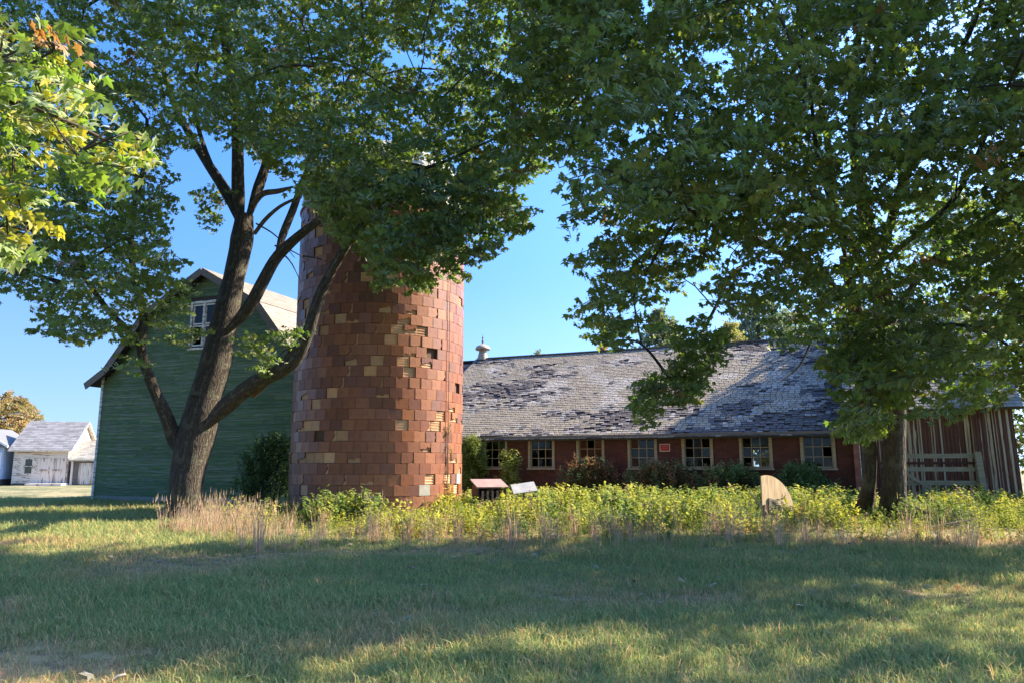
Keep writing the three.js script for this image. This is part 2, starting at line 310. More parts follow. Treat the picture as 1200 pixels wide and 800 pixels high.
  for (const t of list) {
    // spalling runs in bands on the weather side, as the photograph shows it
    const bandN = noise(t.da * 3.2 + 7, t.r * .55, 3), n2 = R2(); t.kind = 'whole';
    const edge = sm(.9, 1.35, Math.abs(t.da));
    const mid = (t.da > -.05 && t.da < .62 && t.r > 5) ? .2 : 0, low = t.r < 3 ? .5 : 1;
    const p = (.10 + .32 * sm(.5, .78, bandN) + mid * .6 + edge * .08) * low;
    if (n2 < p * .36) t.kind = 'rib'; else if (n2 < p) t.kind = 'chip'; else if (n2 > .993) t.kind = 'hole'; else if (t.r < 4 && n2 > .975) t.kind = 'patch';
    t.h = R2(); t.h2 = R2(); t.j = (R2() - .5) * .012;
  }
  list.sort((p, q) => (Math.cos(q.da) - (q.y > 8.6 ? .6 : 0) - (q.y < 1 ? .5 : 0)) - (Math.cos(p.da) - (p.y > 8.6 ? .6 : 0) - (p.y < 1 ? .5 : 0)));
  const rest = new Map();
  const put = (g, m, t, off, i, parent) => {
    const mt = new THREE.Matrix4().makeRotationY(t.a).multiply(new THREE.Matrix4().makeTranslation(0, t.y, RAD + t.j + off));
    if (i < 300) { const o = part('tile', g, m, silo); mt.decompose(o.position, o.quaternion, o.scale); return o; }
    const key = m.uuid; if (!rest.has(key)) rest.set(key, { m, l: [] }); const c = (g.index ? g.toNonIndexed() : g.clone()); c.applyMatrix4(mt); rest.get(key).l.push(c); return null;
  };
  list.forEach((t, i) => {
    const wet = noise(t.da * 2.4 + 3, t.r * .3, 9); // firing differs by batch
    const hi = Math.min(hues.length - 1, Math.floor((t.h * .8 + wet * .35) * hues.length * .86)), gm = glaze[hi * 3 + Math.floor(t.h2 * 3)];
    const bm = body[Math.floor(t.h2 * 3)]; const darkTile = t.da > -.34 && t.da < .16 && t.y > 5.6 && t.h < .75 * sm(5.6, 7.4, t.y);  // some tiles of the middle band get a darker colour, more towards the top
    if (t.kind === 'whole') put(G.whole, darkTile ? darkGlaze[Math.floor(t.h2 * 3)] : gm, t, 0, i);
    else if (t.kind === 'rib') put(G.rib[Math.floor(t.h * 3)], bm, t, 0, i);
    else if (t.kind === 'patch') put(G.whole, patchM, t, .004, i);
    else if (t.kind === 'chip') {
      const back = put(G.rib[Math.floor(t.h * 3)], bm, t, 0, i), face = G.chip[Math.floor(t.h2 * 6)];
      if (back) part('face', face, gm, back); else put(face, gm, t, 0, i);
    }
  });
  for (const { m, l } of rest.values()) part('tile_courses', merged(l), m, silo, 'stuff');
  // steel hoop at the rim, lightning rod, pale staved cap
  const steel = std({ color: rgb(.16, .12, .1), roughness: .6, metalness: .5 });
  const rim = new THREE.TorusGeometry(RAD + .03, .035, 6, 72); rim.rotateX(Math.PI / 2); rim.translate(0, NC * TH - .02, 0); part('hoop', rim, steel, silo);
  { const a = camA + .86, g = new THREE.CylinderGeometry(.012, .012, NC * TH - .2, 6); g.translate(Math.sin(a) * (RAD + .05), NC * TH / 2, Math.cos(a) * (RAD + .05)); part('rod', g, steel, silo); }
  const pale = std({ map: tex(128, 128, (u, v) => mix3([.30, .30, .29], [.56, .55, .52], pn(u, v, 16, 3, 5, 4))), roughness: .7 });
  const stave = box(.36, 1.0, .06); for (let k = 0; k < 48; k++) { const o = part('stave', stave, pale, silo), a = k / 48 * Math.PI * 2; o.position.set(Math.sin(a) * (RAD - .06), NC * TH + .5, Math.cos(a) * (RAD - .06)); o.rotation.y = a; }
  const dome = new THREE.LatheGeometry([[RAD + .12, 0], [RAD + .05, .08], [2.3, .75], [1.5, 1.25], [.6, 1.55], [0, 1.62]].map(([x, y]) => new THREE.Vector2(x, y)), 48); dome.translate(0, NC * TH + 1.02, 0);
  part('dome_roof', dome, std({ color: rgb(.5, .5, .49), roughness: .5, metalness: .4, side: THREE.DoubleSide }), silo);
}

// ---------------------------------------------------------------- long brick wing with shingle roof
const A1 = at(580, 546, 35.7), B1 = at(960, 546, 30.0), WD = B1.clone().sub(A1).setY(0), BAY = WD.length() / 6; WD.normalize();
const BTURN = -Math.atan2(WD.z, WD.x);
const shed = { q: 8.2 };
{
  const x0 = -8, x1 = 6 * BAY + 1.4; // local x runs along the wall, 0 at the first window
  const b = thing('dairy_barn', 'long low red brick farm building with seven windows and ragged shingle roof', 'barn', [A1.x, 0, A1.z], BTURN);
  const HE = 2.86, Q = shed.q, RH = 7.85, OV = .45;
  const mort = std({ color: rgb(.08, .04, .033), roughness: 1 });
  const WW = 1.16, SY = 1.44, TY = 2.72;
  const wins = [0, 1, 2, 3, 4, 5, 6].map(k => k * BAY);
  // wall core with openings
  const s = new THREE.Shape(); s.moveTo(x0, 0); s.lineTo(x1, 0); s.lineTo(x1, HE); s.lineTo(x0, HE);
  for (const wx of wins) { const h = new THREE.Path(); h.moveTo(wx - WW / 2, SY); h.lineTo(wx + WW / 2, SY); h.lineTo(wx + WW / 2, TY); h.lineTo(wx - WW / 2, TY); s.holes.push(h); }
  const wg = new THREE.ExtrudeGeometry(s, { depth: .25, bevelEnabled: false }); wg.translate(0, 0, -.27);
  const wall = part('front_wall', wg, mort, b);
  const bricks = [[], [], [], []]; const bl = .305, bh = .132;
  for (let r = 0; r * bh < HE - .02; r++) for (let x = x0 - (r % 2) * bl / 2; x < x1; x += bl) {
    const y = r * bh; let u0 = Math.max(x0, x), u1 = Math.min(x1, x + bl); if (u1 - u0 < .05 || x > -2 && false) continue;
    if (u0 < -3.2) continue;
    let skip = false; for (const wx of wins) if (y + bh > SY - .06 && y < TY + .06) { const a = wx - WW / 2 - .1, c = wx + WW / 2 + .1; if (u0 >= a && u1 <= c) skip = true; else if (u0 < a && u1 > a) u1 = a; else if (u0 < c && u1 > c) u0 = c; }
    if (skip || u1 - u0 < .04) continue;
    bricks[Math.floor(R() * 4)].push(box(u1 - u0 - .012, bh - .013, .03, (u0 + u1) / 2, y + bh / 2, -.012 + rr(-.003, .004)));
  }
  bricks.forEach((l, i) => part('bricks', merged(l), std({ color: rgb(...[[.095, .020, .016], [.08, .017, .014], [.11, .026, .019], [.07, .018, .015]][i]), roughness: .6 }), wall, 'stuff'));
  // rear wall with openings, ends, floor and ceiling
  const s2 = new THREE.Shape(); s2.moveTo(x0, 0); s2.lineTo(x1, 0); s2.lineTo(x1, HE); s2.lineTo(x0, HE);
  for (const wx of [wins[5] - 1.2]) { const h = new THREE.Path(); h.moveTo(wx - .5, SY); h.lineTo(wx + .5, SY); h.lineTo(wx + .5, 2.5); h.lineTo(wx - .5, 2.5); s2.holes.push(h); }
  const g2 = new THREE.ExtrudeGeometry(s2, { depth: .25, bevelEnabled: false }); g2.translate(0, 0, -2 * Q); part('rear_wall', g2, mort, b);
  const gs = new THREE.Shape(); gs.moveTo(-.27, 0); gs.lineTo(-2 * Q + .25, 0); gs.lineTo(-2 * Q + .25, HE); gs.lineTo(-Q, RH - .2); gs.lineTo(-.27, HE);
  for (const [xx, nm] of [[x0, 'end_wall'], [x1 - .2, 'end_wall']]) { const g = new THREE.ExtrudeGeometry(gs, { depth: .2, bevelEnabled: false }); g.rotateY(-Math.PI / 2); g.translate(xx + .2, 0, 0); part(nm, g, mort, b); }
  part('ceiling', box(x1 - x0 - .44, .08, 2 * Q - .6, (x0 + x1) / 2, HE - .03, -Q), M.interior, b);
  part('floor_slab', box(x1 - x0 - .44, .06, 2 * Q - .6, (x0 + x1) / 2, .05, -Q), M.interior, b);
  // windows
  wins.forEach((wx, k) => {
    const w = sub('window', b, [wx, 0, .0]), H = TY - SY, cy = (SY + TY) / 2;
    part('frame', merged([boxm(.115, H + .16, .09, -WW / 2 - .02, cy, .01, k), boxm(.115, H + .16, .09, WW / 2 + .02, cy, .01, k), boxm(WW - .08, .1, .085, 0, TY + .03, .01, k)]), M.trimWood, w);
    part('sill', boxm(WW + .24, .075, .18, 0, SY - .05, .04, k), M.trimWood, w);
    const iw = WW - .1, mu = [];
    for (let i = 0; i <= 3; i++) mu.push(boxm(i % 3 ? .028 : .05, H - .04, .035, -iw / 2 + i * iw / 3, cy, -.08));
    for (let j = 0; j <= 3; j++) mu.push(boxm(iw - .05, j === 0 || j === 3 ? .05 : .028, .03, 0, SY + .03 + j * (H - .06) / 3, -.08));
    part('sash', merged(mu), M.trimWood, w);
    for (let i = 0; i < 3; i++) for (let j = 0; j < 3; j++) if (h3(i, j, k + 3) > .2) { const p = part('pane', box(iw / 3 - .03, (H - .06) / 3 - .03, .004), M.glass, w); p.position.set(-iw / 2 + (i + .5) * iw / 3, SY + .03 + (j + .5) * (H - .06) / 3, -.08); p.rotation.y = rr(-.02, .02); }
  });
  part('fascia', boxm(x1 - x0, .17, .04, (x0 + x1) / 2, HE + .02, .05), M.trimWood, b);
  part('eave_board', boxm(x1 - x0, .1, .03, (x0 + x1) / 2, HE - .02, OV - .05), M.trimGrey, b);
  // roof
  const slope = Math.atan2(RH - HE, Q), SL = Math.hypot(RH - HE, Q) + OV / Math.cos(slope);
  const S = V(0, Math.sin(slope), -Math.cos(slope)), Nn = V(0, Math.cos(slope), Math.sin(slope));
  const ey = HE + .02 - OV * Math.tan(slope) + .12;
  const rx0 = -5.0, rx1 = x1 - .02;
  const deckG = (a, c, drop) => { const g = boxm(c - a, .08, SL); g.rotateX(slope); const mid = V((a + c) / 2, ey - drop, OV).addScaledVector(S, SL / 2).addScaledVector(Nn, -.045); g.translate(mid.x, mid.y, mid.z); return g; };
  const roof = part('roof_deck', deckG(rx0, rx1, 0), M.deck, b);
  const old = (u, q) => fbm(u * .55 + 3, q * .5 + 9, 2, 4);
  const tone = (u, q, h) => {
    const worn = fbm(u * .42 + q * .22 + 2, q * .85 + 5, 7, 4), fine = fbm(u * 2.1, q * 2.6, 3, 3);
    const right = sm(15.4, 16.6, u + q * .12) , low = sm(3.2, 0, q) * sm(6.7, 11.2, u) * .1;
    const v = worn * .62 + fine * .38 + low + right * .09;
    const k = .82 + .36 * h;
    if (v > .60) return h < .3 ? null : [[.075 * k, .066 * k, .07 * k], .022];                          // eaten down to the felt
    if (v > .545) return h < .28 ? [[.29 * k, .275 * k, .265 * k], .02] : h < .62 ? [[.11 * k, .10 * k, .10 * k], .03] : [[.2 * k, .185 * k, .175 * k], .02];
    const pale = sm(.6, .7, fbm(u * .5 + 31, q * .7, 5, 3));
    return [[lerp(.235, .31, pale) * k, lerp(.203, .285, pale) * k, lerp(.160, .255, pale) * k], .012];
  };
  const O = V(rx0, ey, OV + .03).addScaledVector(Nn, .0);
  part('shingles', shingleField(tone, O, V(1, 0, 0), S, rx1 - rx0, SL, .25, .2, { rough: 2, seed: 4, gap: .03 }), M.shingle, roof, 'stuff');
  // lower link roof to the left of the rake, darker shingles
  const link = part('link_roof', deckG(x0, rx0 - .03, .22), M.deck, b);
  part('shingles', shingleField((u, q, h) => { const k = .7 + .5 * h; return [[.085 * k, .08 * k, .088 * k], .02]; }, V(x0, ey - .22, OV + .03), V(1, 0, 0), S, rx0 - x0 - .03, SL, .3, .2, { rough: 2, seed: 6 }), M.shingle, link, 'stuff');
  const back = boxm(x1 - x0, .08, SL); back.rotateX(-slope); back.translate((x0 + x1) / 2, ey - .05 + Math.sin(slope) * SL / 2, -2 * Q - OV + Math.cos(slope) * SL / 2); part('rear_roof', back, M.deck, b);
  { const g = boxm(.16, .2, SL + .02); g.rotateX(slope); const mid = V(rx0 - .02, ey - .06, OV).addScaledVector(S, SL / 2); g.translate(mid.x, mid.y, mid.z); part('rake_board', g, M.trimGrey, b); }
  const cap = boxm(rx1 - rx0, .05, .3, (rx0 + rx1) / 2, ey + Math.sin(slope) * SL + .05, -Q - .02); part('ridge_cap', cap, std({ color: rgb(.12, .115, .115), roughness: .9 }), b);
  shed.ridgeY = ey + Math.sin(slope) * SL + .07; shed.b = b; shed.rx0 = rx0; shed.slope = slope;
  // roof ventilator with finial, on the ridge
  const toWorld = (x, y, z) => b.localToWorld(V(x, y, z)); b.updateMatrixWorld(true);
  const vp = toWorld(rx0 + .35, shed.ridgeY - .12, -Q);
  const vent = thing('roof_ventilator', 'pale metal roof ventilator with finial on the ridge end', 'ventilator', [vp.x, vp.y, vp.z]);
  const vm = std({ map: tex(64, 64, (u, v) => mix3([.26, .19, .13], [.44, .37, .30], pn(u, v, 5, 5, 2, 4))), roughness: .6, metalness: .15 });
  const lath = (pts, seg = 20) => new THREE.LatheGeometry(pts.map(([x, y]) => new THREE.Vector2(x, y)), seg);
  part('base', lath([[.34, 0], [.32, .15], [.24, .45], [.23, .62]]), vm, vent);
  part('hood', lath([[.0, .6], [.44, .62], [.46, .72], [.4, .84], [.2, .95], [.07, 1.0], [0, 1.0]]), vm, vent);
  part('finial', lath([[.05, .98], [.05, 1.1], [.09, 1.16], [.04, 1.22], [.03, 1.32], [.07, 1.38], [.02, 1.44], [0, 1.66]], 10), M.trimGrey, vent);
  const ap = toWorld(4.1, shed.ridgeY - .02, -Q); top('lightning_rod', new THREE.CylinderGeometry(.016, .02, .62, 6).translate(ap.x, ap.y + .3, ap.z), M.trimGrey, 'thin metal lightning rod standing on the shingle roof ridge', 'lightning rod');
  // red notice on the wall
  const np = toWorld(3.42 * BAY, 2.3, .04), no = thing('notice', 'small red notice board with white border on brick wall', 'sign', [np.x, np.y, np.z], BTURN);
  part('border', boxm(.46, .33, .012), std({ color: rgb(.62, .56, .54), roughness: .7 }), no); part('panel', boxm(.39, .26, .012, 0, 0, .004), std({ color: rgb(.42, .02, .03), roughness: .6 }), no);
  part('print', merged([boxm(.26, .022, .004, 0, .045, .0125), boxm(.3, .02, .004, 0, -.02, .0125)]), std({ color: rgb(.55, .2, .2) }), no);
}

// ---------------------------------------------------------------- metal-clad shed at the end of the brick wing
{
  const b = shed.b; b.updateMatrixWorld(true);
  const sx = 6 * BAY + 1.42, o = b.localToWorld(V(sx, 0, .22)), LN = 5.2, HE = 3.95, Q = 6.4, OV = .5, RH = 8.8;
  const t = thing('metal_shed', 'tall shed clad in rusty corrugated metal with streaks of cream paint', 'shed', [o.x, 0, o.z], BTURN);
  const corr = (w, h, pitch = .13, amp = .019) => { const n = Math.round(w / pitch) * 6, g = new THREE.PlaneGeometry(w, h, n, 6), p = g.attributes.position; for (let i = 0; i < p.count; i++) p.setZ(i, amp * Math.sin((p.getX(i) + w / 2) / pitch * Math.PI * 2) + .01 * noise(p.getX(i) * 3, p.getY(i) * 1.2)); g.computeVertexNormals(); return g; };
  const sheetTex = (seed, cover) => tex(128, 512, (u, v) => {
    const col = noise(u * 15 + seed * 13.1, 0, seed), rag = pn(u, v, 24, 6, seed, 4), dr = fbm(u * 40 + seed, v * 3, 2, 2);
    const paint = sm(.5, .56, cover + (col - .5) * 1.5 + (rag - .5) * .45);
    const rust = mix3([.050, .020, .014], [.13, .050, .028], rag * .6 + dr * .4), cream = mix3([.30, .27, .19], [.48, .45, .34], dr);
    return mix3(rust, mix3(cream, [.28, .14, .07], sm(.55, .75, pn(u, v, 40, 5, seed + 4, 3)) * .6), paint);
  });
  const mats = [[1, .06], [2, .52], [3, .18], [4, .34], [5, -.1], [6, .28], [7, .46]].map(([s, c]) => std({ map: sheetTex(s, c), roughness: .6, metalness: .25, side: THREE.DoubleSide }));
  const order = [0, 2, 1, 3, 4, 1, 6]; const sw = LN / 7;
  order.forEach((m, i) => { const p = part('corrugated_sheet', corr(sw + .03, HE - .12), mats[m], t); p.position.set((i + .5) * sw, (HE - .12) / 2 + .1, .03 + (i % 2) * .014); });
  part('backing_wall', box(LN, HE, .12, LN / 2, HE / 2, -.08), M.interior, t);
  for (const [x, n] of [[.06, 1], [LN - .06, 2]]) { const p = part('side_sheet', corr(2 * Q, HE), mats[n === 1 ? 0 : 2], t); p.rotation.y = n === 1 ? -Math.PI / 2 : Math.PI / 2; p.position.set(n === 1 ? -.01 : LN + .01, HE / 2, -Q + .1); }
  part('corner_post', boxm(.2, HE - 1.0, .14, -.02, (HE - 1.0) / 2, .08), std({ map: tex(64, 256, (u, v) => mix3([.20, .055, .04], [.36, .17, .13], pn(u, v, 6, 5, 4, 4))), roughness: .9 }), t);
  part('corner_strip', boxm(.03, HE - 1.05, .03, .1, (HE - 1.05) / 2, .16), M.whiteTrim, t);
  part('batten', boxm(LN * .97, .09, .04, LN / 2, 1.62, .05), std({ color: rgb(.07, .03, .022) }), t);
  const slope = Math.atan2(RH - HE, Q), SL = Math.hypot(RH - HE, Q) + OV / Math.cos(slope), S = V(0, Math.sin(slope), -Math.cos(slope)), Nn = V(0, Math.cos(slope), Math.sin(slope)), ey = HE - OV * Math.tan(slope) + .05;
  const g = boxm(LN + .7, .1, SL); g.rotateX(slope); const mid = V(LN / 2, ey, OV).addScaledVector(S, SL / 2).addScaledVector(Nn, -.055); g.translate(mid.x, mid.y, mid.z); const rf = part('roof_deck', g, M.deck, t);
  part('shingles', shingleField((u, q, h) => { const k = .8 + .4 * h; return [[.17 * k, .165 * k, .15 * k], .008]; }, V(-.35, ey, OV + .03), V(1, 0, 0), S, LN + .7, SL, .28, .2, { rough: 1, seed: 12 }), M.shingle, rf, 'stuff');
  const gb = boxm(LN + .7, .1, SL); gb.rotateX(-slope); gb.translate(LN / 2, ey - .06 + Math.sin(slope) * SL / 2, -2 * Q - OV + Math.cos(slope) * SL / 2); part('rear_roof', gb, M.deck, t);
  const gs = new THREE.Shape(); gs.moveTo(0, HE); gs.lineTo(-2 * Q, HE); gs.lineTo(-Q, RH - .2); for (const x of [.1, LN - .02]) { const e = new THREE.ExtrudeGeometry(gs, { depth: .08, bevelEnabled: false }); e.rotateY(-Math.PI / 2); e.translate(x, 0, 0); part('gable', e, M.interior, t); }
  // loose sliding door, hung in front and swung out at the foot
  t.updateMatrixWorld(true); const dp = t.localToWorld(V(LN - .62, 3.7, .16));
  const d = thing('sliding_door', 'loose rust brown corrugated door panel hanging skewed on metal shed', 'door', [dp.x, dp.y, dp.z], BTURN);
  const pan = sub('leaf', d); pan.rotation.x = -.1; pan.rotation.y = -.12;
  const mk = [std({ map: sheetTex(11, .12), roughness: .6, metalness: .3, side: THREE.DoubleSide }), std({ map: sheetTex(14, .24), roughness: .6, metalness: .3, side: THREE.DoubleSide })];
  [0, 1].forEach(i => { const p = part('corrugated_sheet', corr(.66, 3.45, .11, .016), mk[i], pan); p.position.set((i - .5) * .63, -1.74, i * .02); });
  part('rail', boxm(1.4, .1, .05, 0, -.03, -.04), M.trimGrey, d);
}
// ---------------------------------------------------------------- timber gate
{
  const D = 27, a = at(1046, 560, D), g = thing('field_gate', 'weathered four-rail wooden gate with diagonal brace against metal shed', 'gate', [a.x, 0, a.z], BTURN * .5);
  const wm = [0, 1].map(k => std({ map: tex(256, 64, (u, v) => mix3([.13, .125, .09], [.29, .275, .205], pn(u, v, 4, 24, 3 + k * 7, 4))), roughness: .95 }));
  const L = 2.95; [1.86, 1.40, .92, .44].forEach((y, i) => { const r = part('rail', boxm(L, .16, .045, L / 2, 0, 0, i), wm[i % 2], g); r.position.set(0, y, .03); r.rotation.z = rr(-.006, .006); });
  const p = part('post', boxm(.2, 2.1, .14), wm[0], g); p.position.set(L - .08, .96, .125); p.rotation.z = .06;
  const p2 = part('post', boxm(.18, 2.0, .14), wm[1], g); p2.position.set(.1, .98, .125);
  const l = Math.hypot(1.5, 1.05), br = part('brace', boxm(l, .11, .035), wm[1], g); br.position.set(.95, .9, .075); br.rotation.z = -Math.atan2(1.05, 1.5);
}

// ---------------------------------------------------------------- far farmyard
{
  const peel = s => tex(256, 256, (u, v) => mix3([.30, .21, .15], [.72, .62, .52], sm(.28, .5, pn(u, v, 5, 2, s, 4))));
  const pm = [std({ map: peel(3), roughness: .9 }), std({ map: peel(8), roughness: .9 }), std({ map: peel(15), roughness: .9 })];
  const slate = (u, q, h) => { const k = .75 + .5 * h; return [[.19 * k, .195 * k, .21 * k], .01]; };
  // white garage
  const c = onGround(12, 568.5), th = .2, t = thing('white_garage', 'small peeling white clapboard garage with grey roof across the yard', 'garage', [c.x, 0, c.z], th);
  const W = 3.95, DP = 6.2, HE = 2.9, RH = 5.15;
  const unit = new THREE.BoxGeometry(1, 1, 1);
  part('core_wall', box(W - .06, HE, DP - .1, W / 2, HE / 2, -DP / 2), M.trimGrey, t);
  for (let y = .15, i = 0; y < HE - .1; y += .2, i++) for (const [a, b2] of (y > .85 && y < 2.1 ? [[0, .82], [1.42, 2.0]] : y < 2.1 ? [[0, 2.0]] : [[0, W]])) { const m = part('clapboard', unit, pm[i % 3], t); m.scale.set(b2 - a, .205, .03); m.position.set((a + b2) / 2, y + .1, -.01); m.rotation.x = -.08; }
  for (let i = 0; i < 4; i++) { const m = part('door_board', unit, pm[(i + 1) % 3], t); m.scale.set(.47, 2.0, .05); m.position.set(2.2 + i * .48, 1.15, .0); }
  part('door_rail', boxm(1.95, .14, .04, 2.95, 1.2, .045), pm[0], t);
  const w = sub('window', t, [1.12, 1.5, .0]); part('frame', merged([boxm(.08, 1.3, .07, -.3, 0, 0), boxm(.08, 1.3, .07, .3, 0, 0), boxm(.52, .08, .07, 0, .61, 0), boxm(.52, .08, .07, 0, -.61, 0), boxm(.52, .05, .05, 0, 0, 0)]), pm[1], w); part('pane', box(.5, 1.1, .006, 0, 0, -.005), M.glass, w);
  const gs = new THREE.Shape(); gs.moveTo(-.02, .1); gs.lineTo(-DP, .1); gs.lineTo(-DP, HE); gs.lineTo(-DP / 2, RH - .1); gs.lineTo(-.02, HE); for (const x of [.06, W + .03]) { const e = new THREE.ExtrudeGeometry(gs, { depth: .08, bevelEnabled: false }); e.rotateY(-Math.PI / 2); e.translate(x, 0, 0); part('gable_wall', e, pm[1], t); }
  const sl = Math.atan2(RH - HE, DP / 2), SL = Math.hypot(RH - HE, DP / 2) + .4, S = V(0, Math.sin(sl), -Math.cos(sl));
  for (const sg of [1, -1]) { const g = boxm(W + .7, .1, SL); g.rotateX(sl * sg); g.translate(W / 2, RH - Math.sin(sl) * SL / 2 + .04, -DP / 2 + sg * Math.cos(sl) * SL / 2); part('roof_deck', g, M.whiteTrim, t); }
  part('shingles', shingleField(slate, V(-.35, RH - Math.sin(sl) * SL + .11, -DP / 2 + Math.cos(sl) * SL), V(1, 0, 0), S, W + .7, SL, .4, .25, { rough: 1, seed: 3 }), M.shingle, t, 'stuff');
  part('ramp', boxm(2.6, .16, 1.6, 2.9, .08, .82), pm[2], t);
  // lean-to beside it
  t.updateMatrixWorld(true); const lo = t.localToWorld(V(W + .3, 0, .1));
  const ln = thing('lean_to', 'low weathered lean-to with board door adjoining the white garage', 'shed', [lo.x, 0, lo.z], th);
  part('core_wall', box(3.6, 1.95, 3, 1.8, 1, -1.55), M.trimGrey, ln);
  for (let i = 0; i < 5; i++) { const m = part('door_board', unit, pm[i % 3], ln); m.scale.set(.29, 1.72, .05); m.position.set(.75 + i * .3, .92, 0); }
  for (let i = 0; i < 4; i++) { const m = part('siding_board', unit, pm[(i + 2) % 3], ln); m.scale.set(.3, i % 2 ? .95 : .9, .04); m.position.set(2.35 + i * .31, .52, .0); }
  part('header_board', boxm(3.6, .16, .06, 1.8, 2.0, .02), pm[1], ln); part('post', boxm(.14, 1.9, .12, .1, .95, .02), pm[2], ln);
  const w2 = sub('window', ln, [2.75, 1.42, .02]); part('frame', merged([boxm(.07, .8, .06, -.36, 0, 0), boxm(.07, .8, .06, .36, 0, 0), boxm(.65, .07, .06, 0, .37, 0), boxm(.65, .07, .06, 0, -.37, 0)]), pm[0], w2); part('pane', box(.64, .66, .006), M.glass, w2);
  const rs = Math.atan2(1.5, 3), RL = Math.hypot(1.5, 3) + .3; const g = boxm(3.9, .08, RL); g.rotateX(rs); g.translate(1.8, 2.06 + Math.sin(rs) * RL / 2 - .1, .2 - Math.cos(rs) * RL / 2); part('roof_deck', g, M.whiteTrim, ln);
  part('shingles', shingleField((u, q, h) => { const k = .75 + .5 * h; return [[.24 * k, .24 * k, .22 * k], .01]; }, V(-.15, 2.02, .22), V(1, 0, 0), V(0, Math.sin(rs), -Math.cos(rs)), 3.9, RL, .4, .25, { rough: 1, seed: 8 }), M.shingle, ln, 'stuff');
  // blue house
  const hb = at(-88, 568, 58), h = thing('blue_house', 'pale blue house with white trimmed window beyond the white garage', 'house', [hb.x, 0, hb.z - 1], .1);
  const bl = std({ map: tex(64, 256, (u, v) => mix3([.30, .40, .56], [.42, .52, .68], pn(u, v, 3, 20, 2, 3))), roughness: .8 });
  part('wall', boxm(4.75, 2.5, 5, 2.4, 1.75, -2.5), bl, h); part('foundation', boxm(4.65, .5, 4.9, 2.4, .25, -2.5), std({ color: rgb(.06, .06, .06) }), h);
  for (const x of [1.2, 4.15]) { const q = sub('window', h, [x, 1.95, .03]); part('frame', merged([boxm(.1, 1.3, .08, -.45, 0, 0), boxm(.1, 1.3, .08, .45, 0, 0), boxm(.8, .1, .08, 0, .6, 0), boxm(.8, .1, .08, 0, -.6, 0), boxm(.06, 1.1, .06, 0, 0, 0)]), std({ color: rgb(.75, .75, .75) }), q); part('pane', box(.8, 1.1, .01), std({ color: rgb(.04, .06, .08), roughness: .1 }), q); }
  const r2 = new THREE.Shape(); r2.moveTo(-.3, 3); r2.lineTo(2.4, 4.6); r2.lineTo(5.1, 3); const rg = new THREE.ExtrudeGeometry(r2, { depth: 5.4, bevelEnabled: false }); rg.translate(0, 0, -5.2); part('roof', rg, std({ color: rgb(.13, .14, .16) }), h);
  const rk = new THREE.Shape(); rk.moveTo(-.35, 2.95); rk.lineTo(2.4, 4.58); rk.lineTo(5.15, 2.95); rk.lineTo(5.15, 3.15); rk.lineTo(2.4, 4.8); rk.lineTo(-.35, 3.15); const rkg = new THREE.ExtrudeGeometry(rk, { depth: .06, bevelEnabled: false }); rkg.translate(0, 0, .205); part('rake_board', rkg, std({ color: rgb(.78, .77, .75) }), h);
}
//@@PLANTS
// ---------------------------------------------------------------- leaves and sprays
function leafGeo(outline, c, fold = .28, curl = .18) { // flat outline, fanned from c and folded along the midrib
  const pos = [], col = []; const Z = (x, y) => -Math.abs(x) * fold - y * y * curl;
  const n = outline.length; for (let i = 0; i < n; i++) for (const p of [c, outline[i], outline[(i + 1) % n]]) { pos.push(p[0], p[1], Z(p[0], p[1])); col.push(1, 1, 1); }
  const g = new THREE.BufferGeometry(); g.setAttribute('position', new THREE.Float32BufferAttribute(pos, 3)); g.setAttribute('color', new THREE.Float32BufferAttribute(col, 3)); return g;
}
const half = [[.40, -.04], [.27, .19], [.56, .50], [.20, .47], [.15, .70]];
const MAPLE = leafGeo([[0, 0], ...half, [0, 1], ...half.slice().reverse().map(([x, y]) => [-x, y])], [0, .28]);
const OVAL = leafGeo([[0, 0], [.24, .22], [.27, .5], [0, 1], [-.27, .5], [-.24, .22]], [0, .42], .35, .25);
const tint = (g, c) => { const a = g.attributes.color; for (let i = 0; i < a.count; i++) a.setXYZ(i, c[0], c[1], c[2]); return g; };
function finish(l) { const g = mergeGeometries(l, false); g.computeVertexNormals(); g.setAttribute('uv', new THREE.Float32BufferAttribute(new Float32Array(g.attributes.position.count * 2), 2)); return g; }
function stick(a, b, r, c) { // three-sided twig
  const d = b.clone().sub(a), g = new THREE.CylinderGeometry(r * .5, r, d.length(), 3, 1, true).toNonIndexed(); g.deleteAttribute('uv'); g.deleteAttribute('normal'); g.translate(0, d.length() / 2, 0);
  g.applyQuaternion(new THREE.Quaternion().setFromUnitVectors(V(0, 1, 0), d.clone().normalize())); g.translate(a.x, a.y, a.z);
  const n = g.attributes.position.count; g.setAttribute('color', new THREE.Float32BufferAttribute(new Float32Array(n * 3), 3)); return tint(g, c);
}
function mapleSpray(seed, nLeaf, size, cols) { // a twig of about half a metre with drooping leaves
  const q = rng(seed), l = [], L = .52; l.push(stick(V(-L * .4, 0, 0), V(L * .6, -.05, 0), .008, [.35, .3, .25]));
  for (let i = 0; i < nLeaf; i++) {
    const t = i / (nLeaf - 1), s = size * (.68 + .5 * q()), g = MAPLE.clone(); g.scale(s, s, s);
    g.rotateX(-Math.PI / 2 - .25 - q() * .85); g.rotateZ((q() - .5) * .9); g.rotateY((i % 2 ? 1 : -1) * (.4 + q() * 1.2) - Math.PI / 2 + (q() - .5) * .7);
    const pet = V((q() - .5) * .12, -.03 - q() * .08, (i % 2 ? 1 : -1) * (.05 + q() * .13));
    g.translate(-L * .35 + t * L * .95 + pet.x, pet.y, pet.z);
    const k = .72 + .56 * q(), c = cols[Math.floor(q() * cols.length)]; l.push(tint(g, [c[0] * k, c[1] * k, c[2] * k]));
  }
  return finish(l);
}
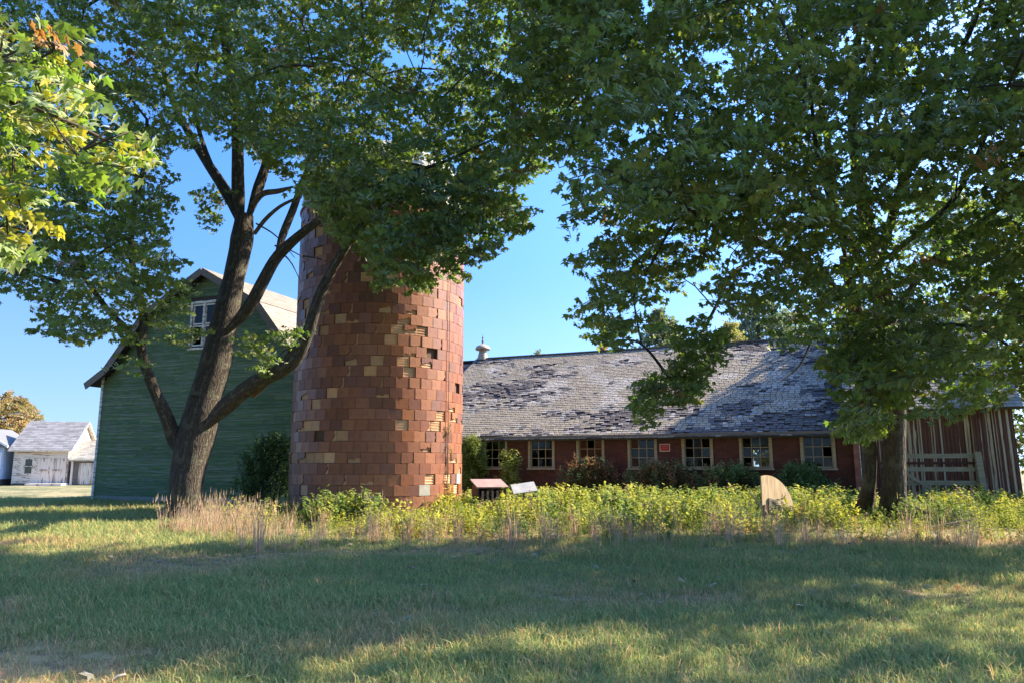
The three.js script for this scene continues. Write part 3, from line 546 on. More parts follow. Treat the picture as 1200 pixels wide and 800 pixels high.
const inPoly = (x, y, P) => { let c = false; for (let i = 0, j = P.length - 1; i < P.length; j = i++) if ((P[i][1] > y) !== (P[j][1] > y) && x < (P[j][0] - P[i][0]) * (y - P[i][1]) / (P[j][1] - P[i][1]) + P[i][0]) c = !c; return c; };
const green = [[1, 1, 1], [.9, 1, .9], [1.15, 1.08, .9]];
const SPRAYS = [0, 1, 2, 3].map(k => mapleSpray(300 + k, 16, .134, green));
const LITE = [0, 1].map(k => mapleSpray(340 + k, 6, .2, green));
function clumpy(p, f, s) { return fbm(p.x * f + s, p.y * f * 1.2, p.z * f, 2); }
// crown: volumes given as outline seen from the lawn and a range of depth; returns spray list
function fill(list, poly, d0, d1, n, opt = {}) {
  let x0 = 1e9, x1 = -1e9, y0 = 1e9, y1 = -1e9; for (const [x, y] of poly) { x0 = Math.min(x0, x); x1 = Math.max(x1, x); y0 = Math.min(y0, y); y1 = Math.max(y1, y); }
  let made = 0, tries = 0;
  while (made < n && tries++ < n * 40) {
    const x = rr(x0 - 20, x1 + 20), y = rr(y0 - 20, y1 + 20); const q = opt.fuzz ?? 34; if (!inPoly(x + (noise(x * .045, y * .045, 3) - .5) * q + (noise(x * .013, y * .013, 8) - .5) * q, y + (noise(x * .045, y * .045, 13) - .5) * q + (noise(x * .013, y * .013, 28) - .5) * q, poly)) continue;
    const D = rr(d0, d1), p = at(x, y, D); if (p.y < 2.2) continue;
    if (opt.test && !opt.test(x, y, p)) continue;
    if (clumpy(p, opt.freq ?? .75, opt.seed ?? 0) < (opt.thr ?? .43)) continue;
    add(list, p, opt); made++;
  }
}
function add(list, p, opt) {
  const mottle = noise(p.x * .8, p.y * .8, p.z * .8 + 7), pick = R(), k = .8 + .4 * R();
  let c = opt.col ? opt.col(p, mottle, pick) : (pick > .994 ? [.24, .13, .03] : pick > .95 ? [.25, .28, .035] : mix3([.090, .180, .022], [.190, .265, .032], mottle));
  list.push({ p, r: [rr(-.5, .35), rr(0, 6.28), rr(-.45, .45)], s: (opt.size ?? 1) * rr(.85, 1.2), c: rgb(c[0] * k, c[1] * k, c[2] * k) });
}
function crown(tree, list, geos = SPRAYS, name = 'crown') {
  const n = geos.length, b = geos.map(() => []); list.forEach((e, i) => b[i % n].push(e));
  b.forEach((l, i) => l.length && instances(name, geos[i], name === 'foliage' ? M.grass : M.leaf, l, tree));
}
function limbs(tree, mat, sets0, names) { const sets = sets0.map(l => [[l[0][0], l[0][1] * .4], ...l.slice(1)]); sets.forEach((pts, i) => part(names?.[i] ?? 'limb', limbGeo(pts, pts[0][1] > .2 ? 20 : pts[0][1] > .08 ? 12 : 7, pts[0][1] > .2 ? .12 : .2, pts[0][1] > .2 ? .13 : .1, i * 3.7), mat, tree)); }
function branches(tree, mat, sets, list, n, reach, sMin = 0) { // side branches from the limbs to the sprays, then twigs
  const nodes = []; for (const pts of sets) { const c = new THREE.CatmullRomCurve3(pts.map(p => p[0]), false, 'centripetal'); for (let i = Math.ceil(sMin * 10); i <= 10; i++) nodes.push(c.getPoint(i / 10)); }
  const out = [], q = rng(n * 7 + 1);
  for (let i = 0; i < n; i++) {
    const t = list[Math.floor(q() * list.length)].p; let best = null, bd = reach; for (const o of nodes) { const d = o.distanceTo(t) + (o.y > t.y + .6 ? 1.2 : 0); if (d < bd) { bd = d; best = o; } }
    if (!best) continue;
    const m = best.clone().lerp(t, .5).add(V((q() - .5) * .5, .12 * bd + (q() - .3) * .3, (q() - .5) * .5)), r0 = .008 + .0085 * bd;
    out.push(limbGeo([[best, r0], [m, r0 * .7], [t, .006]], 5, .35, .1, i)); nodes.push(m, best.clone().lerp(t, .75));
  }
  if (out.length) part('branches', merged(out), mat, tree, 'stuff');
}

// ---------------------------------------------------------------- maple beside the barn
{
  const D = 20.4, base = onGround(215, 612), tree = thing('maple_tree', 'spreading maple with forked grey trunk standing in front of green barn', 'tree');
  const P = (x, y, d, px) => [at(x, y, d), px * .42 * d / 880];
  const trunk = [[V(base.x, -.1, base.z), .66], [V(base.x, .15, base.z), .54], [V(base.x + .02, .45, base.z), .47], P(218, 575, D, 45), P(222, 545, D, 46), P(228, 515, D, 52), P(235, 490, D, 50), P(241, 462, D, 44), P(252, 428, D, 43), P(263, 375, D, 36), P(274, 325, D, 29), P(283, 280, D, 33), P(286, 252, D, 26)];
  const sets = [
    [P(222, 535, D, 24), P(208, 520, D - .1, 22), P(194, 486, D - .4, 18), P(176, 445, D - .9, 15), P(165, 408, D - 1.3, 13), P(168, 368, D - 1.5, 11), P(157, 325, D - 1.7, 10), P(153, 285, D - 1.8, 9), P(158, 240, D - 2, 8), P(168, 195, D - 2.2, 7), P(172, 140, D - 2.4, 5)],
    [P(165, 412, D - 1.2, 10), P(150, 388, D - 1.5, 9), P(128, 366, D - 2, 8), P(100, 328, D - 2.6, 7), P(70, 290, D - 3.2, 5)],
    [P(284, 270, D, 20), P(266, 228, D + .2, 17), P(242, 190, D + .5, 14), P(222, 158, D + .8, 12), P(205, 125, D + 1.1, 10), P(190, 80, D + 1.4, 8), P(176, 30, D + 1.6, 6), P(165, -40, D + 1.8, 4)],
    [P(283, 265, D, 22), P(279, 225, D - .1, 19), P(278, 170, D - .3, 17), P(275, 120, D - .5, 15), P(266, 65, D - .7, 13), P(258, 15, D - .9, 11), P(255, -60, D - 1, 8), P(262, -140, D - 1.1, 5)],
    [P(288, 262, D, 18), P(302, 222, D + .2, 16), P(312, 190, D + .4, 13), P(318, 150, D + .6, 11), P(328, 110, D + .8, 9), P(345, 60, D + 1, 7), P(360, 0, D + 1.2, 5)],
    [P(262, 392, D - .2, 20), P(290, 362, D - .6, 19), P(308, 330, D - .9, 18), P(324, 302, D - 1.1, 17), P(348, 278, D - 1.5, 14), P(375, 258, D - 2, 12), P(415, 235, D - 2.7, 10), P(460, 210, D - 3.4, 8), P(520, 190, D - 4.2, 5)],
    [P(322, 306, D - 1.1, 13), P(331, 276, D - 1, 12), P(343, 246, D - .9, 11), P(358, 205, D - .7, 9), P(380, 150, D - .4, 8), P(410, 90, D - .2, 6), P(450, 30, D, 4)],
    [P(238, 502, D - .2, 26), P(264, 476, D - .8, 25), P(302, 446, D - 1.6, 23), P(342, 424, D - 2.2, 21), P(360, 392, D - 2.5, 17), P(374, 348, D - 2.8, 15), P(394, 308, D - 3.1, 13), P(415, 275, D - 3.5, 11), P(450, 240, D - 4, 8), P(500, 215, D - 4.6, 5)],
    [P(278, 172, D - .3, 10), P(290, 142, D - .6, 9), P(302, 118, D - .9, 7), P(308, 98, D - 1.2, 5)],
    [P(262, 222, D + .2, 8), P(248, 196, D, 8), P(232, 150, D - .3, 7), P(226, 110, D - .5, 6), P(235, 60, D - .7, 5)],
  ];
  part('trunk', limbGeo(trunk, 28, .08, .15, 2), M.bark, tree);
  // root flare
  for (let k = 0; k < 6; k++) { const a = k * 1.05 + .3, d = V(Math.cos(a), 0, Math.sin(a)); part('root', limbGeo([[V(base.x, .62, base.z).addScaledVector(d, .3), .16], [V(base.x, .2, base.z).addScaledVector(d, .5), .15], [V(base.x, -.06, base.z).addScaledVector(d, .85), .08]], 9, .1, .15, k), M.bark, tree); }
  limbs(tree, M.bark, sets);
  part('dead_snag', limbGeo([P(296, 462, D - 1.3, 10), P(318, 442, D - 1.6, 10), P(336, 420, D - 1.8, 9), P(349, 394, D - 1.9, 5)], 9, .12, .22, 3), M.snag, tree);
  part('dead_snag', limbGeo([P(296, 240, D, 9), P(306, 228, D - .2, 9), P(326, 224, D - .5, 8), P(343, 219, D - .8, 3)], 8, .12, .2, 5), M.deadWood, tree);
  part('dead_snag', limbGeo([P(298, 274, D - .1, 6), P(310, 258, D - .3, 6), P(328, 242, D - .6, 5), P(352, 230, D - 1, 4)], 7, .15, .15, 8), M.deadWood, tree);
  for (const [x, y, d, a, b] of [[322, 288, -1.1, 40, 18], [330, 296, -1.2, 22, 34], [300, 262, -.2, 45, 40], [355, 300, -2, 40, 10]]) part('dead_twig', limbGeo([P(x, y, D + d, 3), P(x + a * .5, y + b * .35, D + d - .2, 2), P(x + a, y + b, D + d - .3, 1)], 5, .2, .1, x), M.twig, tree);
  const list = [];
  const LA = [[-230, -120], [140, -120], [170, 60], [200, 130], [223, 172], [212, 205], [198, 232], [206, 270], [228, 312], [214, 334], [176, 348], [152, 372], [136, 418], [110, 418], [62, 410], [46, 380], [42, 346], [-230, 340]];
  const LB = [[100, -260], [720, -260], [705, 20], [672, 120], [640, 188], [604, 224], [550, 236], [500, 205], [420, 200], [372, 222], [344, 196], [300, 196], [244, 160], [205, 128], [150, 60]];
  const LC = [[376, 196], [560, 190], [600, 222], [606, 268], [594, 274], [562, 238], [572, 292], [545, 320], [506, 317], [468, 325], [432, 308], [402, 288], [388, 256]];
  const LD1 = [[165, 342], [230, 345], [262, 372], [252, 398], [222, 408], [192, 396], [160, 440], [140, 405]], LD2 = [[272, 388], [338, 370], [344, 402], [320, 425], [300, 440], [286, 420]], LE = [[216, 226], [262, 222], [268, 258], [240, 256], [216, 246]];
  const hole = (x, y) => !((x > 196 && x < 246 && y > 168 && y < 300) || Math.hypot((x - 505) / 34, (y - 72) / 30) < 1 && R() < .6 || Math.hypot((x - 130) / 14, (y - 58) / 12) < 1 || Math.hypot((x - 470) / 26, (y - 66) / 14) < 1);
  fill(list, LA, 15, 20.5, 2900, { test: hole, seed: 3, thr: .385 });
  fill(list, LB, 14.5, 23, 6000, { test: hole, seed: 11, thr: .385 });
  fill(list, [[590, -80], [790, -80], [760, 60], [735, 130], [690, 185], [640, 195], [590, 185]], 13.2, 17, 620, { seed: 14, thr: .36 });
  fill(list, LC, 14.2, 17.8, 700, { seed: 5, thr: .38, freq: 1.1 });
  fill(list, LD1, 16.5, 19.5, 115, { seed: 8, thr: .40, size: .8 }); fill(list, LD2, 17, 18.8, 52, { seed: 9, thr: .3, size: .75 }); fill(list, LE, 20, 22, 40, { seed: 2, thr: .3, size: .8 });
  crown(tree, list); branches(tree, M.twig, sets, list, 230, 6.5, .35);
}
// ---------------------------------------------------------------- twin-stemmed maple by the shed
const rightSets = [];
{
  const D = 20.3, tree = thing('maple_tree', 'dark twin-stemmed maple overhanging the brick building and metal shed', 'tree');
  const P = (x, y, d, px) => [at(x, y, d), px * .42 * d / 880];
  const b1 = onGround(1048, 611), b2 = onGround(1017, 609);
  part('trunk', limbGeo([[V(b1.x, -.1, b1.z), .48], [V(b1.x, .2, b1.z), .36], P(1048, 570, D, 32), P(1048, 530, D, 31), P(1048, 490, D, 31), P(1046, 440, D - .4, 30), P(1040, 390, D - 1, 30), P(1032, 330, D - 1.8, 28)], 24, .1, .12, 4), M.bark, tree);
  part('trunk', limbGeo([[V(b2.x, -.1, b2.z - .25), .36], [V(b2.x, .2, b2.z - .25), .28], P(1018, 570, D + .3, 19), P(1019, 530, D + .3, 19), P(1017, 490, D + .2, 19), P(1014, 430, D, 20), P(1005, 370, D - .5, 18), P(990, 300, D - 1.2, 15)], 18, .1, .12, 9), M.bark, tree);
  for (let k = 0; k < 5; k++) { const a = k * 1.3 + .5, d = V(Math.cos(a), 0, Math.sin(a)); part('root', limbGeo([[V(b1.x, .5, b1.z).addScaledVector(d, .24), .12], [V(b1.x, .15, b1.z).addScaledVector(d, .38), .12], [V(b1.x, -.06, b1.z).addScaledVector(d, .7), .06]], 8, .1, .15, k), M.bark, tree); }
  const sets = [
    [P(1036, 350, D - 1.5, 24), P(1020, 280, D - 2.4, 21), P(1008, 220, D - 3.2, 18), P(1000, 160, D - 4, 15), P(1000, 90, D - 4.8, 12), P(1010, 20, D - 5.6, 9), P(1020, -80, D - 6.2, 6)],
    [P(1030, 320, D - 2, 18), P(1050, 240, D - 3.2, 15), P(1075, 170, D - 4.4, 12), P(1105, 100, D - 5.6, 10), P(1140, 30, D - 6.8, 8), P(1170, -60, D - 7.6, 5)],
    [P(992, 305, D - 1.2, 14), P(978, 240, D - 2.2, 13), P(972, 180, D - 3.2, 11), P(960, 110, D - 4.2, 9), P(940, 40, D - 5, 7), P(930, -40, D - 5.6, 4)],
    [P(1004, 365, D - .6, 13), P(960, 320, D - 1.4, 12), P(905, 290, D - 2.4, 11), P(850, 262, D - 3.4, 9), P(790, 240, D - 4.4, 7), P(720, 225, D - 5.2, 4)],
    [P(1015, 300, D - 2.2, 13), P(960, 230, D - 3.6, 11), P(900, 180, D - 5, 9), P(840, 130, D - 6.2, 7), P(770, 90, D - 7.2, 5)],
    [P(1044, 445, D - .3, 13), P(1085, 440, D - 1, 12), P(1112, 432, D - 1.6, 11), P(1150, 405, D - 2.6, 9), P(1200, 360, D - 3.8, 7), P(1270, 300, D - 5, 5)],
    [P(1040, 380, D - 1.2, 14), P(1090, 310, D - 2.4, 12), P(1150, 260, D - 3.6, 10), P(1220, 210, D - 4.8, 8), P(1310, 150, D - 6, 5)],
    [P(1025, 330, D - 1.8, 12), P(1000, 290, D - 3.6, 10), P(980, 250, D - 5.8, 9), P(960, 190, D - 8, 7), P(950, 110, D - 9.8, 5)],
    [P(1030, 310, D - 2.2, 12), P(1080, 270, D - 4.2, 10), P(1120, 230, D - 6.4, 8), P(1160, 150, D - 8.8, 6), P(1200, 60, D - 10.4, 4)],
    [P(905, 292, D - 2.4, 7), P(860, 320, D - 3, 6), P(838, 362, D - 3.6, 5), P(812, 410, D - 4, 4), P(790, 450, D - 4.3, 2)],
    [P(962, 322, D - 1.4, 5), P(962, 365, D - 1.5, 4), P(950, 402, D - 1.6, 3.4), P(936, 430, D - 1.8, 2.6), P(915, 446, D - 2, 1.4)],
  ];
  limbs(tree, M.bark, sets);
  const list = [];
  const RA = [[650, -260], [1520, -260], [1520, 470], [1200, 478], [1168, 470], [1122, 484], [1096, 470], [1090, 432], [1072, 440], [1056, 494], [1015, 505], [990, 485], [976, 450], [957, 410], [902, 375], [856, 368], [832, 334], [800, 345], [766, 385], [715, 391], [691, 378], [704, 330], [690, 290], [646, 275], [641, 262], [664, 236], [652, 202], [682, 190], [702, 100], [664, 30]];
  const RB = [[802, 362], [838, 372], [834, 430], [815, 468], [776, 482], [753, 470], [765, 432], [790, 402]];
  const hole = (x, y, p) => !(Math.hypot((x - 815) / 48, (y - 358) / 22) < 1 && R() < .85 || Math.hypot((x - 748) / 16, (y - 150) / 18) < 1 || Math.hypot((x - 1012) / 10, (y - 138) / 10) < 1 || Math.hypot((x - 730) / 18, (y - 262) / 12) < 1 && R() < .5 || Math.hypot((x - 1110) / 46, (y - 40) / 34) < 1 && R() < .72);
  fill(list, RA, 10, 17.6, 9000, { seed: 21, thr: .415, freq: .65, test: (x, y, p) => hole(x, y, p) && (p.z < -12.2 || y < 250) });
  fill(list, [[960, 395], [1056, 380], [1080, 430], [1056, 494], [1015, 503], [990, 485], [976, 450]], 14.5, 17.5, 260, { seed: 4, thr: .3 });
  fill(list, RB, 14.5, 16.4, 150, { seed: 27, thr: .3, size: .9 });
  crown(tree, list); branches(tree, M.bark, sets, list, 300, 6.5, .1);
}
// ---------------------------------------------------------------- neighbours whose branches or shade reach in
function simpleMaple(label, pos, h, rad, n, lo, col, group, geos = LITE, size = 1, name = 'maple_tree') {
  const tree = thing(name, label, 'tree', pos, 0, group), sets = [], q = rng(Math.round(pos[0] * 31 + pos[2] * 7 + 999));
  const tr = .035 * h * .7; part('trunk', limbGeo([[V(0, -.2, 0), tr * 1.3], [V(0, h * .2, 0), tr], [V(.1, h * .5, .1), tr * .6], [V(0, h * .9, 0), tr * .12]], 12, .35, .1, pos[0]), M.bark, tree);
  for (let k = 0; k < 8; k++) { const a = k * 2.4, y = h * (.28 + .06 * k), r = rad * (.9 - .05 * k); sets.push([[V(0, y, 0), tr * .45], [V(Math.cos(a) * r * .45, y + h * .1, Math.sin(a) * r * .45), tr * .3], [V(Math.cos(a) * r * .9, y + h * .17, Math.sin(a) * r * .9), tr * .08]]); }
  limbs(tree, M.bark, sets);
  const list = []; let tries = 0;
  while (list.length < n && tries++ < n * 30) {
    const u = q() * 2 - 1, a = q() * 6.283, rr0 = Math.pow(q(), .45), y01 = q(), p = V(0, 0, 0);
    const prof = Math.sin(Math.PI * Math.pow(clamp(y01), .75)) * .92 + .12, lump = .72 + .55 * noise(Math.cos(a) * 1.7 + pos[0], y01 * 4, Math.sin(a) * 1.7 + pos[2]);
    const r = rad * prof * lump * rr0; p.set(Math.cos(a) * r, lerp(lo, h, y01), Math.sin(a) * r);
    if (clumpy(p, .55, pos[0]) < .40) continue; add(list, p, { col, size });
  }
  crown(tree, list, geos); return tree;
}
const dullGreen = (p, mottle, pick) => mix3([.08, .15, .03], [.15, .20, .04], mottle);
simpleMaple('leafy maple at the lawn edge beyond the twin-stemmed maple', [15, 0, -6.2], 14.5, 6.6, 2700, 3.4, dullGreen);
{ // the maple whose turning branch hangs in over the lawn
  const tree = thing('maple_tree', 'maple with sunlit yellow-green autumn leaves on a branch over the lawn', 'tree');
  const P = (x, y, d, px) => [at(x, y, d), px * .5 * d / 880], bx = -8.6, bz = -4.2;
  part('trunk', limbGeo([[V(bx, -.2, bz), .5], [V(bx, .4, bz), .36], [V(bx, 3, bz), .3], [V(bx - .1, 6, bz), .22], [V(bx, 9, bz), .1]], 14, .2, .12, 3), M.bark, tree);
  const sets = [[[V(bx, 3.2, bz), .12], [V(-7, 3.9, -4.5), .09], [V(-5.4, 4.15, -5), .06], P(20, 120, 5.3, 5), P(90, 150, 5.4, 4), P(150, 175, 5.5, 2.5)], [[V(bx, 4, bz), .1], [V(-6.6, 4.7, -4.6), .06], P(-40, 60, 5.2, 6), P(40, 75, 5.4, 4), P(75, 40, 5.5, 2)], [[V(bx, 2.8, bz), .1], [V(-7, 3.3, -4.6), .07], P(-60, 190, 5.2, 6), P(10, 210, 5.4, 4), P(30, 270, 5.5, 2)]];
  limbs(tree, M.bark, sets); const list = [];
  const col = (p, mottle, pick) => pick > .94 ? [.36, .17, .04] : pick > .6 ? [.36, .36, .03] : [.18, .29, .03];
  const o = { col, seed: 40, thr: .28, size: .74 };
  fill(list, [[-60, 20], [30, 22], [60, 45], [85, 100], [120, 135], [150, 152], [165, 175], [150, 190], [120, 205], [90, 170], [60, 175], [40, 240], [45, 290], [10, 300], [-60, 320]], 4.9, 6.1, 110, o);
  fill(list, [[45, 22], [80, 22], [80, 48], [50, 40]], 5.2, 5.6, 3, o); fill(list, [[100, 150], [165, 165], [150, 195], [110, 200]], 5.2, 5.6, 6, o);
  for (let i = 0; i < 700; i++) { const a = R() * 6.283, r = Math.sqrt(R()) * 3.6; const p = V(bx - .8 + Math.cos(a) * r, rr(5.5, 10), bz + 1.2 + Math.sin(a) * r); if (p.x < -5.2 && Math.abs(p.x) > -p.z * .78 + .8) add(list, p, { col, size: 1.1 }); }
  crown(tree, list); branches(tree, M.twig, sets, list.slice(0, 83), 60, 3);
}
// trees behind the buildings
const bg = (px, py, D, rad, n, lo, col, label, size, group) => { const p = at(px, py, D); return simpleMaple(label, [p.x, 0, p.z], p.y, rad, n, lo, col, group, LITE, size); };
const c1 = (p, m) => mix3([.09, .15, .045], [.18, .21, .06], m), c2 = (p, m) => mix3([.27, .28, .07], [.36, .33, .08], m), c3 = (p, m) => mix3([.075, .13, .06], [.13, .175, .08], m), c4 = (p, m, pick) => mix3([.22, .24, .06], [.44, .25, .07], m * .6 + pick * .4), c5 = () => [.42, .05, .04];
bg(775, 362, 58, 3.4, 1300, 2, c1, 'rounded green tree standing behind the long shingle roof', 1.4);
bg(885, 335, 60, 4.6, 1700, 2, c3, 'tall bluish green tree rising behind the long shingle roof', 1.4);
bg(855, 378, 54, 2.2, 800, 2, c2, 'pale yellow-green tree behind the ridge beside taller trees', 1.2);
bg(930, 350, 62, 3.8, 1200, 2, c1, 'bushy green tree behind the ridge next to the metal shed', 1.4);
bg(707, 399, 60, 1.0, 130, 3, c5, 'small scarlet-leaved tree top showing over the roof ridge', 1.3);
bg(630, 409, 60, .7, 90, 3, c1, 'green tree tip just clearing the shingle ridge', 1.3);
bg(14, 456, 78, 3.4, 1900, 1.2, c4, 'rounded autumn tree turning gold behind the white garage', 1.25);
simpleMaple('tall dense maple standing behind the metal shed', [23.5, 0, -37], 15.5, 6.5, 1300, 1.5, dullGreen, undefined, LITE, 1.5);
simpleMaple('broad leafy maple at the far corner of the metal shed', [27, 0, -29.5], 12.5, 5.4, 1100, .6, dullGreen, undefined, LITE, 1.3);

// ---------------------------------------------------------------- shrubs and vines
function ovalSpray(seed, n, h, size, spread, stemc = [.3, .2, .12]) { // an upright stem with small pointed leaves
  const q = rng(seed), l = [stick(V(0, 0, 0), V((q() - .5) * .12 * h, h, (q() - .5) * .12 * h), .007, stemc)];
  for (let i = 0; i < n; i++) { const t = .15 + .85 * (i + q()) / n, s = size * (.6 + .7 * q()) * (1.15 - .5 * t), g = OVAL.clone(); g.scale(s, s, s); g.rotateX(-.35 - q() * 1.1); g.rotateY(q() * 6.283); const a = q() * 6.283, d = spread * (1 - .55 * t) * q(); g.translate(Math.cos(a) * d, t * h, Math.sin(a) * d); const k = .7 + .6 * q(); l.push(tint(g, [k, k, k])); }
  return finish(l);
}
const WEED = [0, 1, 2, 3].map(k => ovalSpray(700 + k, 20, 1, .17, .2));
const BUSHY = [0, 1].map(k => ovalSpray(730 + k, 22, .6, .11, .22));
function shrub(name, label, pos, w, h, d, n, col, size = 1) {
  const o = thing(name, label, 'shrub', pos), list = [];
  for (let i = 0; i < n; i++) { const a = R() * 6.283, r = Math.pow(R(), .5), y = Math.pow(R(), .8); const pr = Math.sqrt(1 - Math.pow(y * .92, 2)) * (.75 + .5 * noise(Math.cos(a) * 2 + pos[0], y * 3, Math.sin(a) * 2)); const p = V(Math.cos(a) * r * w / 2 * pr, y * h * .88, Math.sin(a) * r * d / 2 * pr); const c = col(p, noise(p.x * 2 + pos[0], p.y * 2, p.z * 2), R()), k = .75 + .5 * R(); list.push({ p, r: [rr(-.6, .6), rr(0, 6.28), rr(-.6, .6)], s: size * rr(.7, 1.15), c: rgb(c[0] * k, c[1] * k, c[2] * k) }); }
  const st = []; for (let i = 0; i < 6; i++) { const a = i * 1.05; st.push([[V(Math.cos(a) * .1, -.03, Math.sin(a) * .1), .02], [V(Math.cos(a) * w * .15, h * .4, Math.sin(a) * d * .15), .014], [V(Math.cos(a) * w * .3, h * .75, Math.sin(a) * d * .3), .006]]); }
  st.forEach((s, i) => part('stem', limbGeo(s, 5, .2, .1, i), M.twig, o)); crown(o, list, BUSHY, 'foliage'); return o;
}
const gDark = (p, m, pick) => mix3([.06, .12, .03], [.12, .18, .04], m), gRed = (p, m, pick) => pick > .45 ? mix3([.28, .10, .05], [.20, .15, .045], m) : [.10, .15, .04], gYel = (p, m, pick) => mix3([.20, .25, .035], [.36, .34, .05], m);
const bxz = (x, z) => { const p = shed.b.localToWorld(V(x, 0, z)); return [p.x, 0, p.z]; };
shrub('russet_shrub', 'russet-leaved shrub under the third window of the brick wall', bxz(2.15 * BAY, 1.3), 3.4, 1.55, 1.7, 260, gRed, 1.1);
shrub('russet_shrub', 'low russet and green shrub under the middle windows and red notice', bxz(3.45 * BAY, 1.4), 3.6, 1.4, 1.8, 270, gRed, 1.1);
shrub('russet_shrub', 'brownish green shrub under the fifth window of the brick wall', bxz(4.6 * BAY, 1.4), 3.2, 1.3, 1.7, 240, (p, m, pick) => pick > .75 ? [.18, .09, .045] : gDark(p, m, pick), 1.1);
shrub('green_shrub', 'dark green shrub under the last windows near the metal shed', bxz(5.75 * BAY, 1.2), 2.6, 1.3, 1.6, 220, gDark, 1.1);
shrub('green_shrub', 'pale bushy sapling beside the second window of the brick wall', bxz(.55 * BAY, 1.1), 1.0, 2.0, .9, 120, gYel, 1);
shrub('green_shrub', 'bright shrub climbing the brick wall next to the silo', bxz(-.85, .75), 1.5, 2.9, 1.1, 260, (p, m, pick) => mix3([.15, .22, .035], [.28, .31, .05], m), 1);
{ const p = onGround(318, 598); shrub('green_shrub', 'dark green bush between the green barn and the silo', [p.x, 0, p.z], 2.1, 2.5, 1.4, 330, gDark, 1); const q = onGround(288, 600); shrub('green_shrub', 'slender dark sapling against the green barn clapboards', [q.x, 0, q.z], .8, 1.75, .7, 70, gDark, .9); }
{ // vine on the silo face
  const C = at(442, 546, 24.5), camA = Math.atan2(-C.x, -C.z) + .87, o = thing('climbing_vine', 'thin climbing vine on the sunlit face of the silo', 'vine', [C.x, 0, C.z]), list = [], pts = [];
  for (let i = 0; i <= 8; i++) { const a = camA + Math.sin(i * 1.9) * .012; pts.push([V(Math.sin(a) * 2.8, i * .33, Math.cos(a) * 2.8), .014 - i * .001]); }
  part('stem', limbGeo(pts, 5, .2, .1, 1), M.twig, o);
  for (let i = 0; i < 26; i++) { const t = R(), a = camA + rr(-.05, .05) * (1.1 - t * .6); list.push({ p: V(Math.sin(a) * 2.83, t * 2.6, Math.cos(a) * 2.83), r: [rr(-.4, .4), rr(0, 6.28), rr(-.8, .8)], s: rr(.3, .5), c: rgb(.15, .16, .04) }); } crown(o, list, BUSHY, 'foliage');
}

// ---------------------------------------------------------------- weeds, tall dry grass and litter
const stripFront = x => 14.3 + 2.2 * (fbm(x * .5 + 4, 1, 1, 3) - .5) + sm(-4, -7.5, x) * 2.6 + sm(6, 10, x) * .3;
{
  const list = [], low = [];
  let n = 0; while (n < 11500) {
    const D = rr(13.8, 28.5), x = rr(-8.2, 18) * (D / 24 + .12), f = stripFront(x); if (D < f) continue;
    const p = V(x, -.03, -D);
    if (x < -7.6 + (D - 17) * .12) continue;
    const sd = Math.hypot(x - at(442, 546, 24.5).x, D - 24.5); if (sd < 2.95) continue;
    const lo = shed.b.worldToLocal(p.clone()); if (lo.z < .5) continue;
    if (x < -7 && D > 22) continue;
    if (D < f + 1.6 && R() > sm(-.3, 1.6, D - f) * .8 + .2) continue;
    n++;
    const back = sm(f, f + 5.5, D), nn = noise(x * .7, D * .7, 4), y = R();
    let c, s, arr = list;
    if (y < .42 - back * .42) { c = mix3([.42, .26, .13], [.55, .36, .19], R()); s = rr(.25, .5); if (noise(x * 1.1, D * 1.1, 31) > .56) c = mix3([.42, .16, .08], [.36, .22, .10], R()); }
    else if (noise(x * .75 + 50, D * .9, 2) < .6 && y < .86) { c = mix3([.25, .33, .035], [.48, .45, .06], nn * .6 + R() * .4); s = rr(.36, .62) + back * .22; }
    else { c = mix3([.12, .21, .035], [.24, .31, .045], R()); s = rr(.4, .7) + back * .28; }
    if (R() < .05) { c = [.27, .20, .13]; s *= 1.35; }
    s = lerp(.26, .56, sm(.5, 7, D - f)) * (.3 + 3.0 * Math.pow(fbm(x * 1.0 + 9, D * 1.0, 6, 3), 2.2)) * rr(.55, 1.3) * (y < .42 - back * .42 ? .8 : 1) * (1 - .22 * sm(10.5, 12.5, x)); if (R() < .07) s *= rr(1.2, 1.6); s = Math.min(s, rr(.8, 1.15));
    list.push({ p, r: [rr(-.3, .3), rr(0, 6.28), rr(-.3, .3)], s: V(s * rr(.9, 1.4), s * .9, s * rr(.9, 1.4)), c: rgb(...c) });
  }
  const n4 = WEED.map(() => []); list.forEach((e, i) => n4[i % 4].push(e));
  n4.forEach((l, i) => instances('weeds', WEED[i], M.grass, l, null, ['sunlit yellow-green weeds covering the strip before the buildings', 'tangled leafy weeds with dry patches around the silo foot', 'russet and yellow undergrowth along the edge of the lawn', 'low leafy ground cover in front of the shed gate'][i], 'weeds'));
}
